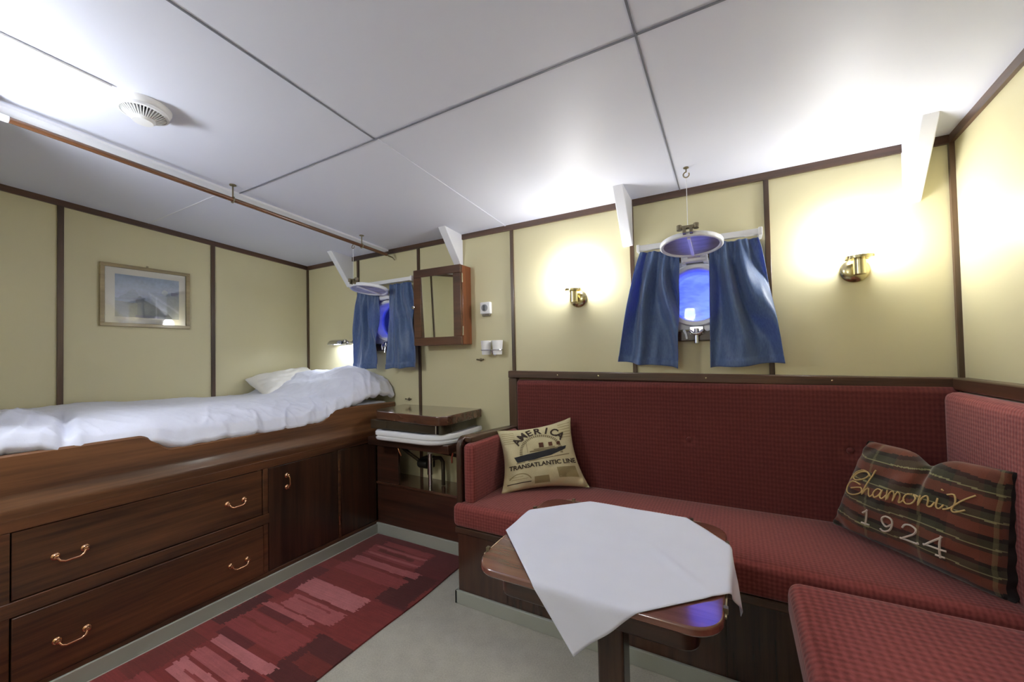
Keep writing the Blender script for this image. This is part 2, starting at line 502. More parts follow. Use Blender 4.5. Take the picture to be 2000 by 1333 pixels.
# ------------------------------------------------------------------ portholes
def port_window(n, px, pz):
    root = struct_empty('window_%d' % n, (px, 0, pz))
    # varnished box frame
    bm = B(); w0, w1, zt, zb = px - .225, px + .225, pz + .235, pz - .235
    t = .05
    box(bm, w0, w1, -.032, 0, zt - t, zt); box(bm, w0, w1, -.032, 0, zb, zb + t)
    box(bm, w0, w0 + t, -.032, 0, zb + t, zt - t); box(bm, w1 - t, w1, -.032, 0, zb + t, zt - t)
    obj('wooden_surround', bm, 'dark_x', root, bevel=.003)
    # painted steel plate round the opening
    bm = B(); segs = 48
    a = .176
    for (y0, y1) in ((-.012, -.001),):
        rings = []
        for (y, kind) in ((y1, 'o'), (y0, 'o'), (y0, 'i'), (y1, 'i')):
            ring = []
            for k in range(segs):
                t_ = 2 * pi * k / segs; cx, sx = cos(t_), sin(t_); mx = max(abs(cx), abs(sx))
                if kind == 'i': ring.append(bm.verts.new((px + PR * cx, y, pz + PR * sx)))
                else: ring.append(bm.verts.new((px + a * cx / mx, y, pz + (a + .0) * sx / mx)))
            rings.append(ring)
        for i in range(4):
            A, C = rings[i], rings[(i + 1) % 4]
            for k in range(segs): bm.faces.new((A[k], A[(k + 1) % segs], C[(k + 1) % segs], C[k]))
    obj('steel_plate', bm, 'white_paint', root)
    # round rim
    bm = B()
    lathe(bm, [(.134, -.002), (.134, .022), (.14, .03), (.156, .03), (.162, .022), (.162, -.002)], (px, -.006, pz), (0, -1, 0), 64, closed=True)
    obj('rim', bm, 'white_paint', root, smooth=True, angle=50)
    bm = B(); lathe(bm, [(.143, 0), (.143, .1), (.125, .1), (.137, 0)], (px, .0, pz), (0, 1, 0), 64, closed=True)
    obj('tunnel', bm, 'white_paint', root, smooth=True, angle=50)
    bm = B(); lathe(bm, [(.138, 0), (.138, .006)], (px, .035, pz), (0, 1, 0), 64)
    obj('pane', bm, 'port_glass', root, smooth=True, angle=30)
    # hinge block
    bm = B()
    tube(bm, [(px - .055, -.05, pz + .178), (px + .055, -.05, pz + .178)], .016, 14)
    box(bm, px - .062, px - .04, -.06, -.005, pz + .158, pz + .198); box(bm, px + .04, px + .062, -.06, -.005, pz + .158, pz + .198)
    obj('hinge', bm, 'white_paint', root, bevel=.003)
    # butterfly screw at the bottom
    bm = B()
    box(bm, px - .03, px + .03, -.045, -.012, pz - .2, pz - .165)
    tube(bm, [(px, -.05, pz - .175), (px, -.062, pz - .25)], .011, 12)
    tube(bm, [(px - .03, -.055, pz - .185), (px - .012, -.066, pz - .2), (px + .012, -.066, pz - .2), (px + .03, -.055, pz - .185)], .008, 8)
    obj('butterfly_screw', bm, 'chrome', root, smooth=True, angle=50)
    bm = B()
    tube(bm, [(px + .05, -.03, pz - .175), (px + .05, -.05, pz - .175)], .014, 12)
    tube(bm, [(px - .06, -.03, pz - .18), (px - .05, -.045, pz - .2), (px - .045, -.045, pz - .225)], .006, 8)
    obj('dog_bolt', bm, 'white_paint', root, smooth=True, angle=50)
    return root
port_window(1, *PORTS[0]); port_window(2, *PORTS[1])

def port_cover(px, hinge_z, tilt, hook, label, yaw=0.0, R=.137):
    """hinged glazed ring swung up, nearly horizontal; local frame: hinge at origin, disc goes to -y"""
    root = thing('porthole_cover', (px, -.055, hinge_z), label, 'porthole cover', 'porthole covers hooked up to the ceiling')
    Mx = Matrix.Translation((px, -.055, hinge_z)) @ Matrix.Rotation(yaw, 4, 'Z') @ Matrix.Rotation(-tilt, 4, 'X')
    c = Vector((0, -.03 - R, 0))
    def fin(bm, name, m, **kw):
        bmesh.ops.transform(bm, matrix=Mx, verts=bm.verts); return obj(name, bm, m, root, **kw)
    bm = B(); lathe(bm, [(R, -.008), (R, .008), (R - .005, .012), (R - .012, .012), (R - .016, .008), (R - .016, -.008), (R - .012, -.012), (R - .005, -.012)], c, (0, 0, 1), 64, closed=True)
    fin(bm, 'ring', 'white_paint', smooth=True, angle=60)
    bm = B(); lathe(bm, [(R - .014, -.004), (R - .014, .004)], c, (0, 0, 1), 64)
    fin(bm, 'glass', 'cover_glass', smooth=True, angle=30)
    bm = B(); box(bm, -.006, .006, c.y - R + .03, c.y + R - .03, -.016, -.006)
    fin(bm, 'cross_bar', 'white_paint')
    bm = B(); box(bm, -.03, .03, -.035, .005, -.008, .012)
    fin(bm, 'hinge_lug', 'white_paint', bevel=.003)
    bm = B(); yy = c.y - R
    box(bm, -.02, -.008, yy - .02, yy + .012, -.004, .03); box(bm, .008, .02, yy - .02, yy + .012, -.004, .03)
    tube(bm, [(-.03, yy - .008, .026), (.03, yy - .008, .026)], .009, 10)
    lathe(bm, [(.012, 0), (.012, .022)], (-.034, yy - .008, .016), (0, 0, 1), 12)
    lathe(bm, [(.012, 0), (.012, .022)], (.034, yy - .008, .016), (0, 0, 1), 12)
    fin(bm, 'clasp', 'brass_dull', smooth=True, angle=40)
    tip = Mx @ Vector((0, yy - .008, .03))
    hk = Vector(hook)
    bm = B(); tube(bm, [hk + Vector((0, 0, -.05)), tip], .0016, 6)
    obj('cord', bm, 'white_plastic', root)
    # ceiling hook is screwed to the ceiling: a thing of its own
    bm = B(); top = hk.z
    lathe(bm, [(.012, 0), (.012, .004)], (hk.x, hk.y, top - .003), (0, 0, 1), 16)
    pts = [(hk.x, hk.y, top - .002), (hk.x, hk.y, top - .018)]
    for k in range(13):
        a = radians(90 + 300 * k / 12); pts.append((hk.x + .013 * cos(a), hk.y, top - .034 + .013 * sin(a)))
    tube(bm, pts, .003, 8)
    return bm
bm = port_cover(3.213, 1.735, radians(8), (3.203, -.235, HC(3.2, -.235)),
                'round glazed cover swung up above the right porthole between its curtains, hung on a cord')
tag(obj('ceiling_hook', bm, 'brass_dull', smooth=True), 'small metal eye hook in the ceiling above the right porthole cover', 'hook', 'small eye hooks in the ceiling over the portholes')
bm = port_cover(1.045, 1.74, radians(8), (.925, -.26, HC(.92, -.26)),
                'round glazed cover swung up above the left porthole next to the mirror cabinet')
tag(obj('ceiling_hook', bm, 'brass_dull', smooth=True), 'small eye hook in the ceiling above the left porthole cover', 'hook', 'small eye hooks in the ceiling over the portholes')

# ------------------------------------------------------------------ curtains
def curtain_rail(x0, x1, z, label):
    r = thing('curtain_rail', ((x0 + x1) / 2, -.045, z), label, 'curtain rail', 'white curtain rails over the portholes')
    bm = B(); box(bm, x0, x1, -.086, -.062, z - .014, z + .014); obj('track', bm, 'white_plastic', r, bevel=.002)
    for x in (x0, x1):
        bm = B(); box(bm, x - .008, x + .008, -.092, 0, z - .02, z + .018); obj('end_bracket', bm, 'white_plastic', r, bevel=.002)
    return r
curtain_rail(2.945, 3.50, 1.812, 'long white curtain rail over the right porthole, between two wall lamps')
curtain_rail(.735, 1.33, 1.835, 'short white curtain rail over the left porthole, next to the mirror cabinet')

def curtain(xt0, xt1, xb0, xb1, zt0, zt1, zb0, zb1, folds, label, seed, amp=.016):
    def fn(u, v):      # u across, v down
        x = (xt0 + (xt1 - xt0) * u) * (1 - v ** .8) + (xb0 + (xb1 - xb0) * u) * v ** .8
        z = (zt0 + (zt1 - zt0) * u) * (1 - v) + (zb0 + (zb1 - zb0) * u) * v
        ph = noise.noise(Vector((seed, u * 3, v * 1.2))) * 2.2
        k = folds * (1 - .35 * sm(.1, .9, v))
        y = -.08 - .0 * v + sin(2 * pi * (u * k) + ph) * amp * (.45 + .75 * sm(0, .35, v)) * (1 - .25 * v)
        y += sin(2 * pi * u * folds * 2.6 + seed) * .006 * (1 - sm(.0, .22, v))
        y += noise.noise(Vector((u * 7 + seed, v * 5, 1))) * .006
        y -= .02 * sm(.2, 1, v)
        if v > .945: y -= .005
        z += sin(2 * pi * u * k + ph) * .004 * sm(.8, 1, v)
        return (x, y, z)
    bm = B(); grid(bm, 96, 80, fn)
    o = obj('curtain', bm, 'curtain', smooth=True, angle=180, solid=.0022)
    return tag(o, label, 'curtain', 'blue curtains at the portholes')
curtain(2.955, 3.15, 2.825, 3.128, 1.79, 1.775, 1.207, 1.172, 2.6, 'wide blue curtain on the left side of the right porthole', 1.3, .028)
curtain(3.285, 3.49, 3.274, 3.575, 1.785, 1.785, 1.172, 1.195, 2.6, 'wide blue curtain on the right side of the right porthole', 4.1, .028)
curtain(.75, .98, .70, .985, 1.81, 1.80, 1.178, 1.17, 2.4, 'blue curtain on the left side of the left porthole, over the bed head', 7.7, .02)
curtain(1.105, 1.325, 1.088, 1.382, 1.81, 1.81, 1.172, 1.182, 2.4, 'blue curtain between the left porthole and the mirror cabinet', 9.2)

# ------------------------------------------------------------------ wall lamps (sconces)
def sconce(x, z, label):
    r = thing('wall_lamp', (x, 0, z), label, 'lamp', 'brass wall lamps with glass shades')
    bm = B(); lathe(bm, [(.054, 0), (.054, .008), (.046, .018), (.03, .024), (0, .026)], (x, 0, z), (0, -1, 0), 40)
    obj('backplate', bm, 'brass', r, smooth=True)
    bm = B(); tube(bm, [(x, -.02, z), (x, -.075, z + .002)], .012, 14); obj('arm', bm, 'brass', r, smooth=True, angle=50)
    bm = B(); lathe(bm, [(.022, -.03), (.022, .035), (.05, .035), (.05, .047), (.0, .047)], (x, -.085, z), (0, 0, 1), 32)
    obj('holder', bm, 'brass', r, smooth=True, angle=40)
    bm = B(); lathe(bm, [(.03, .048), (.043, .075), (.046, .12), (.04, .165), (.033, .175)], (x, -.085, z), (0, 0, 1), 32)
    obj('glass_shade', bm, 'opal', r, smooth=True)
    return r
sconce(2.575, 1.585, 'small brass wall lamp with glowing shade, left of the right porthole curtains')
sconce(3.852, 1.598, 'brass wall lamp with glowing shade, nearest the right corner above the sofa')

# bed reading lamp
r = thing('reading_lamp', (.61, 0, 1.39), 'chrome reading lamp with half round shade, lit, above the bed head', 'lamp')
bm = B(); lathe(bm, [(.03, 0), (.03, .008), (.022, .014), (0, .014)], (.615, 0, 1.385), (0, -1, 0), 24); obj('wall_plate', bm, 'chrome', r, smooth=True)
bm = B(); tube(bm, [(.615, -.01, 1.385), (.612, -.05, 1.39), (.6, -.08, 1.4)], .008, 10); lathe(bm, [(.0, -.016), (.014, -.01), (.014, .01), (0, .016)], (.6, -.082, 1.4), (0, 0, 1), 14)
obj('swivel_arm', bm, 'chrome', r, smooth=True)
bm = B(); n = 14
def shade(u, v):
    a = pi * (u); t = v * 2 - 1
    rr = .05 * sqrt(max(0.02, 1 - (abs(t)) ** 6))
    return (.52 + t * .085, -.085 - cos(a) * rr * 1.25, 1.372 + sin(a) * rr * .85)
grid(bm, 16, 20, shade); obj('lamp_shade', bm, 'chrome', r, smooth=True, angle=180, solid=.002)
bm = B(); tube(bm, [(.47, -.085, 1.385), (.57, -.085, 1.385)], .011, 12); obj('bulb', bm, 'bulb', r, smooth=True)

# ------------------------------------------------------------------ curtain rod over bunk
r = thing('curtain_rod', (1.12, -1.2, 2.09), 'long thin wooden rod hung below the ceiling along the open side of the bed', 'curtain rod')
def RP(y): return Vector((1.10, y, HC(1.1, y) - .072 - .006 * (-y)))
bm = B(); tube(bm, [RP(-1.93), RP(-1.0), RP(-.1)], .0115, 14); obj('wooden_pole', bm, wood('rod_wood', hexc(88, 58, 38), hexc(132, 88, 56), 'y', .25, .5), r, smooth=True, angle=50)
bm = B(); tube(bm, [RP(-2.46), RP(-1.9)], .013, 14); box(bm, 1.085, 1.115, -2.0, -1.96, HC(1.1, -2) - .07, HC(1.1, -2)); obj('white_end_socket', bm, 'white_plastic', r, bevel=.003)
for y, nm in ((-1.16, 'hanger'), (-.33, 'hanger')):
    bm = B(); p = RP(y); top = HC(1.1, y)
    lathe(bm, [(.016, 0), (.016, .004)], (1.1, y, top - .004), (0, 0, 1), 16)
    tube(bm, [(1.1, y, top), (1.1, y, p.z + .012)], .004, 8)
    tube(bm, [(1.1 + .016 * cos(a), y, p.z + .016 * sin(a)) for a in [radians(90 + 24 * k) for k in range(15)]], .003, 8, closed=True)
    obj(nm, bm, 'brass_dull', r, smooth=True)
bm = B(); p = RP(-.1); tube(bm, [p, p + Vector((0, .02, -.006)), p + Vector((.0, .06, -.01)), p + Vector((.012, .075, -.03))], .005, 8); obj('end_hook', bm, 'brass_dull', r, smooth=True)

def unseen_bunk_curtain():  # unseen; hung here to keep the globe lamp's light off the bunk
    def fn(u, v):
        y = -2.06 - .36 * u; zt = RP(y).z - .012; z = zt + (.96 - zt) * v
        return (1.10 + .022 * sin(u * 2 * pi * 6 + .6 * sin(3 * v)) * (.6 + .4 * v) + (.02 * v if v > .3 else 0), y, z)
    bm = B(); grid(bm, 90, 24, fn)
    tag(obj('unseen_bunk_curtain', bm, 'curtain_thick', smooth=True, angle=180, solid=.003), 'unseen bunched curtain put on the wooden rod to shade the bed', 'curtain')
unseen_bunk_curtain()

# ------------------------------------------------------------------ ceiling air vent with lead-in duct
vx, vy = 1.478, -1.645; vz = HC(vx, vy)
r = thing('ceiling_vent', (vx, vy, vz), 'round white slatted air vent on the ceiling above the bed edge', 'vent')
dn = Vector((0, -.0672, -1)).normalized()
bm = B(); lathe(bm, [(.08, 0), (.08, .006), (.076, .018), (.07, .024), (.066, .016), (0, .016)], (vx, vy, vz), dn, 48); obj('flange', bm, 'white_plastic', r, smooth=True)
bm = B()
u_ = dn.orthogonal().normalized(); v_ = dn.cross(u_)
N = 40; c0 = Vector((vx, vy, vz))
for k in range(N):
    a = 2 * pi * k / N; d = u_ * cos(a) + v_ * sin(a); s = u_ * -sin(a) + v_ * cos(a)
    p = [(.030, .042), (.066, .018), (.069, .03), (.034, .056)]
    q = [c0 + d * rr + dn * hh for rr, hh in p]
    A = [bm.verts.new(x - s * .0018) for x in q]; C = [bm.verts.new(x + s * .0018) for x in q]
    bm.faces.new(A[::-1]); bm.faces.new(C)
    for i in range(4): bm.faces.new((A[i], A[(i + 1) % 4], C[(i + 1) % 4], C[i]))
obj('slats', bm, 'white_plastic', r)
bm = B(); lathe(bm, [(.066, .024), (.073, .022), (.073, .032), (.066, .034)], c0, dn, 48, closed=True); obj('outer_ring', bm, 'white_plastic', r, smooth=True)
bm = B(); lathe(bm, [(.064, .0165), (.03, .03), (0, .03)], c0, dn, 40); obj('dark_throat', bm, plain('dark_duct', hexc(52, 54, 60), .6), r, smooth=True)
bm = B(); lathe(bm, [(.034, .04), (.036, .056), (.03, .064), (0, .066)], c0, dn, 40); obj('hub', bm, 'white_plastic', r, smooth=True)
# surface cable
bm = B(); pts = [Vector((1.515, y, HC(1.515, y) - .004)) for y in (-2.6, -2.1, -1.745)]
tube(bm, pts, .004, 8); tag(obj('surface_cable', bm, 'white_plastic', smooth=True), 'thin white cable run along the ceiling to the round vent', 'cable')

# ------------------------------------------------------------------ framed picture on left wall
def picture():
    y0, y1, z0, z1 = -1.372, -.912, 1.487, 1.88
    r = thing('framed_picture', (0, (y0 + y1) / 2, z0), 'blue watercolour picture in a light wooden frame on the left wall', 'picture')
    bm = B(); w = .022
    for (a, b_, c, d) in ((y0, y1, z1 - w, z1), (y0, y1, z0, z0 + w), (y0, y0 + w, z0 + w, z1 - w), (y1 - w, y1, z0 + w, z1 - w)):
        box(bm, .001, .02, a, b_, c, d)
    obj('frame', bm, wood('light_frame_wood', hexc(128, 112, 78), hexc(164, 146, 104), 'y', .4), r, bevel=.002)
    bm = B(); box(bm, .002, .008, y0 + w, y1 - w, z0 + w, z1 - w); obj('mat_board', bm, plain('cream_mat', hexc(250, 247, 236), .8, var=.01), r)
    ay0, ay1, az0, az1 = y0 + .07, y1 - .06, z0 + .062, z1 - .062
    bm = B(); NU, NV = 110, 84
    grid(bm, NU, NV, lambda u, v: (.0088, ay0 + (ay1 - ay0) * u, az0 + (az1 - az0) * v))
    o = obj('print', bm, 'art', r)
    def col(p):
        c = p.center; u = (c.y - ay0) / (ay1 - ay0); v = (c.z - az0) / (az1 - az0)
        n1 = noise.fractal(Vector((u * 3, v * 4, 2)), 1, 2, 4)
        sky = Vector(hexc(120, 150, 186)[:3]).lerp(Vector(hexc(160, 176, 206)[:3]), sm(.9, .45, v + n1 * .15))
        k = sky
        if v < .62 + .12 * n1 and u > .55: k = k.lerp(Vector(hexc(138, 156, 172)[:3]), .7)
        if v < .66 - 1.3 * abs(u - .25) + .1 * n1: k = Vector(hexc(118, 140, 170)[:3])
        ridge = .52 - abs(u - .36) * .9 + .05 * n1
        if v < ridge and u > .3: k = Vector(hexc(92, 106, 116)[:3])
        if v < .36 + .03 * n1 and u < .33: k = Vector(hexc(132, 138, 124)[:3])
        if abs(v - (.42 + .12 * u)) < .02 and u < .45: k = Vector(hexc(88, 112, 148)[:3])
        if v < .06 and .3 < u < .66: k = Vector(hexc(84, 88, 132)[:3])
        if (u - .76) ** 2 * 1.6 + (v - .66) ** 2 < .004: k = Vector(hexc(190, 206, 206)[:3])
        if abs(u - .62) < .012 and v < .55: k = k.lerp(Vector((.6, .68, .78)), .5)
        if abs(v - (.62 - (u - .5) * .9)) < .03 and u > .5: k = k.lerp(Vector(hexc(190, 204, 222)[:3]), .7)
        if .86 < u < .98 and abs(v - .64) < .04: k = Vector(hexc(106, 112, 160)[:3])
        return (k * .75 + Vector((.22, .25, .30))) * (1 + .12 * n1)
    paint(o, col)
    bm = B(); box(bm, .0105, .0125, y0 + w, y1 - w, z0 + w, z1 - w); obj('glass', bm, 'pic_glass', r)
    bm = B(); box(bm, .001, .006, -1.147, -1.137, z1 - .004, z1 + .012); obj('hanging_hook', bm, 'brass_dull', r)
picture()

# ------------------------------------------------------------------ mirror cabinet
def mirror_cabinet():
    x0, x1, z0, z1, D = 1.40, 1.80, 1.335, 1.87, .12
    r = thing('mirror_cabinet', (1.6, 0, z0), 'varnished wooden wall cabinet with mirror door between porthole and socket', 'cabinet')
    bm = B(); box(bm, x0 + .004, x1, -D + .018, 0, z0, z1); obj('case', bm, 'cab', r, bevel=.004)
    ang = radians(2.2)
    piv = Vector((x1, -D + .016, 0))
    Mx = Matrix.Translation(piv) @ Matrix.Rotation(ang, 4, 'Z') @ Matrix.Translation(-piv)
    bm = B(); w = .066; yb, yf = -D + .016, -D - .006
    for (a, b_, c, d) in ((x0, x1, z1 - .055, z1), (x0, x1, z0, z0 + .055), (x0, x0 + w, z0 + .055, z1 - .055), (x1 - w + .006, x1, z0 + .055, z1 - .055)):
        box(bm, a, b_, yf, yb, c, d)
    bmesh.ops.transform(bm, matrix=Mx, verts=bm.verts)
    d = obj('door', bm, 'cab_x', r, bevel=.003)
    bm = B(); box(bm, x0 + w - .004, x1 - w + .01, yf + .012, yf + .015, z0 + .05, z1 - .05)
    pc = Vector((1.6, yf + .013, 1.6)); bmesh.ops.transform(bm, matrix=Matrix.Translation(pc) @ Matrix.Rotation(radians(1.8), 4, 'X') @ Matrix.Translation(-pc), verts=bm.verts)
    bmesh.ops.transform(bm, matrix=Mx, verts=bm.verts)
    obj('mirror', bm, 'mirror', d)
    bm = B(); kz = 1.605
    lathe(bm, [(.005, 0), (.005, .008), (.012, .012), (.012, .02), (0, .024)], (x0 + .012, yf, kz), (0, -1, 0), 16)
    bmesh.ops.transform(bm, matrix=Mx, verts=bm.verts); obj('knob', bm, 'chrome', d, smooth=True)
    for z in (z0 + .09, z1 - .09):
        bm = B(); tube(bm, [(x1 + .003, -D + .012, z - .03), (x1 + .003, -D + .012, z + .03)], .005, 8); obj('hinge', bm, 'brass_dull', r, smooth=True)
mirror_cabinet()

# ------------------------------------------------------------------ switch, tumblers, hooks on window wall
r = thing('wall_switch', (1.93, 0, 1.574), 'square white switch plate with round dial right of the mirror cabinet', 'switch')
bm = B(); box(bm, 1.888, 1.968, -.03, 0, 1.535, 1.615); obj('plate', bm, 'white_plastic', r, bevel=.006)
bm = B(); lathe(bm, [(.024, 0), (.024, .004), (.0, .004)], (1.926, -.0295, 1.576), (0, -1, 0), 28); obj('dial', bm, plain('grey_dial', hexc(150, 152, 158), .4), r, smooth=True)
bm = B(); box(bm, 1.92, 1.932, -.044, -.03, 1.558, 1.594); obj('dial_grip', bm, plain('dark_grip', hexc(70, 72, 78), .4), r, bevel=.002)
bm = B(); box(bm, 1.9, 1.955, -.022, -.004, 1.522, 1.536); obj('lower_tab', bm, plain('grey_tab', hexc(120, 112, 96), .5), r)

r = thing('tumbler_holder', (1.99, 0, 1.3), 'metal double tumbler holder on the wall under the white switch', 'holder')
bm = B(); lathe(bm, [(.016, 0), (.016, .008), (0, .01)], (1.99, 0, 1.272), (0, -1, 0), 20); tube(bm, [(1.99, 0, 1.272), (1.99, -.045, 1.272), (1.99, -.05, 1.29)], .006, 10)
obj('wall_arm', bm, 'chrome', r, smooth=True)
bm = B()
for cx in (1.947, 2.033):
    tube(bm, [(cx + .037 * cos(a), -.05 + .037 * sin(a), 1.292) for a in [2 * pi * k / 28 for k in range(28)]], .0028, 8, closed=True)
obj('rings', bm, 'chrome', r, smooth=True)
for cx, lb in ((1.947, 'left white tumbler in the metal wall holder'), (2.033, 'right white tumbler in the metal wall holder')):
    bm = B(); lathe(bm, [(.029, 0), (.036, .092), (.034, .092), (.027, .004), (0, .004)], (cx, -.05, 1.262), (0, 0, 1), 28)
    tag(obj('tumbler', bm, 'white_plastic', smooth=True, angle=40), lb, 'cup', 'white tumblers in the wall holder')
def robe_hook(x, z, label):
    bm = B(); lathe(bm, [(.012, 0), (.012, .004), (0, .006)], (x, 0, z), (0, -1, 0), 16)
    tube(bm, [(x, 0, z), (x, -.02, z - .002), (x + .01, -.035, z + .004)], .004, 8); tube(bm, [(x - .028, -.012, z + .003), (x, -.016, z), (x + .028, -.012, z + .003)], .0055, 8)
    tag(obj('wall_hook', bm, 'brass_dull', smooth=True), label, 'hook', 'small brass hooks on the window wall')
robe_hook(1.872, 1.228, 'small brass hook on the wall, left below the tumblers')
robe_hook(1.215, .938, 'small brass hook on the wall between the bed end and the washstand lid')

# ------------------------------------------------------------------ built-in bed
XB = 1.094
def bed():
    r = thing('built_in_bed', (.55, -1.3, 0), 'long mahogany built-in bed with drawers and cupboards along the left wall', 'bed')
    yl = -2.086
    # side board with S shaped cut-out
    top = []
    def tz(y):
        if y < -1.5: return .932
        if y < -1.41: return .932 - .076 * sm(-1.53, -1.41, y)
        if y < -.66: return .856
        if y < -.51: return .856 + .072 * sm(-.66, -.51, y)
        return .928 - .012 * (y + .51) / .5
    ys = [yl + (-.012 - yl) * k / 220 for k in range(221)]
    bm = B(); th = .032; xo = 1.078
    rings = []
    for y in ys:
        t = tz(y); t = .932 - .076 * sm(-1.53, -1.41, y) if y < -1.2 else t
        prof = [(xo - th, .70), (XB, .70), (XB + .004, .728), (XB, .742), (xo + .002, .775), (xo, .79), (xo, t - .008), (xo - .006, t), (xo - th + .006, t), (xo - th, t - .008)]
        rings.append([bm.verts.new((p[0], y, p[1])) for p in prof])
    n = 10
    for A, C in zip(rings, rings[1:]):
        for k in range(n): bm.faces.new((A[k], A[(k + 1) % n], C[(k + 1) % n], C[k]))
    bm.faces.new(rings[0]); bm.faces.new(rings[-1][::-1])
    obj('side_board', bm, 'bed_y', r, smooth=True, angle=30)
    # front frame (rails and stiles)
    bm = B(); x0, x1 = XB - .03, XB
    box(bm, x0, x1, yl, -.012, .655, .70)
    box(bm, x0, x1, yl, -.98, .352, .405)
    box(bm, x0, x1, yl, -.98, .03, .085)
    box(bm, x0, x1, -.98, -.212, .03, .085)
    for a, b_ in ((yl + .002, -1.89), (-1.012, -.985), (-.534, -.515)):
        box(bm, x0 + .002, x1 - .002, a, b_, .086, .654)
    box(bm, .02, x0, yl, -.012, .0, .06); box(bm, .02, x0, yl, yl + .02, 0, .9)
    obj('front_frame', bm, 'drawer', r, bevel=.002)
    def handle(par, yc, z, x, vert=False):
        bm = B(); L_ = .04 if not vert else .033
        pts = []
        for s in (-1, 1):
            o_ = (x, yc + s * L_, z) if not vert else (x, yc, z + s * L_)
            lathe(bm, [(.013, 0), (.013, .003), (.008, .006), (.006, .014), (.008, .02), (0, .024)], o_, (1, 0, 0), 16)
        if not vert:
            tube(bm, [(x + .018, yc - L_, z), (x + .024, yc - L_ + .008, z - .014), (x + .026, yc - L_ + .02, z - .02), (x + .026, yc + L_ - .02, z - .02), (x + .024, yc + L_ - .008, z - .014), (x + .018, yc + L_, z)], .0042, 8)
        else:
            tube(bm, [(x + .018, yc, z - L_), (x + .026, yc + .004, z - L_ + .015), (x + .026, yc + .004, z + L_ - .015), (x + .018, yc, z + L_)], .004, 8)
        return obj('handle', bm, 'copper', par, smooth=True, angle=50)
    def drawer(y0, y1, z0, z1, hz, hy, xf=XB + .001):
        bm = B(); box(bm, XB - .35, XB - .012, y0 + .01, y1 - .01, z0 + .01, z1 - .01)
        box(bm, XB - .012, xf - .006, y0 + .004, y1 - .004, z0 + .004, z1 - .004)
        d = obj('drawer', bm, 'drawer', r, bevel=.002)
        for h in hy: handle(d, h, hz, xf - .006)
        return d
    drawer(-1.89, -1.012, .405, .655, .522, (-1.74, -1.148))
    drawer(-1.89, -1.012, .085, .352, .208, (-1.738, -1.14), XB + .012)
    def door(y0, y1, hy, nm='door'):
        bm = B(); box(bm, XB - .02, XB - .003, y0 + .003, y1 - .003, .088, .652)
        d = obj(nm, bm, 'door', r, bevel=.002)
        if hy is not None: handle(d, hy, .553, XB - .003, True)
        return d
    d = door(-.985, -.534, -.878)
    for z in (.2, .555):
        bm = B(); tube(bm, [(XB, -.53, z - .03), (XB, -.53, z + .03)], .005, 8); obj('hinge', bm, 'copper', d, smooth=True)
    door(-.515, -.216, None)
    bm = B(); box(bm, .02, 1.04, yl + .02, -.016, .7, .74); obj('bed_board', bm, 'dark_x', r)
bed()

bm = B(); cushion(bm, .02, 1.042, -2.055, -.03, .745, .925, .04, 20, 40, 6)
tag(obj('mattress', bm, 'linen', smooth=True), 'white mattress lying in the mahogany bed frame', 'mattress')

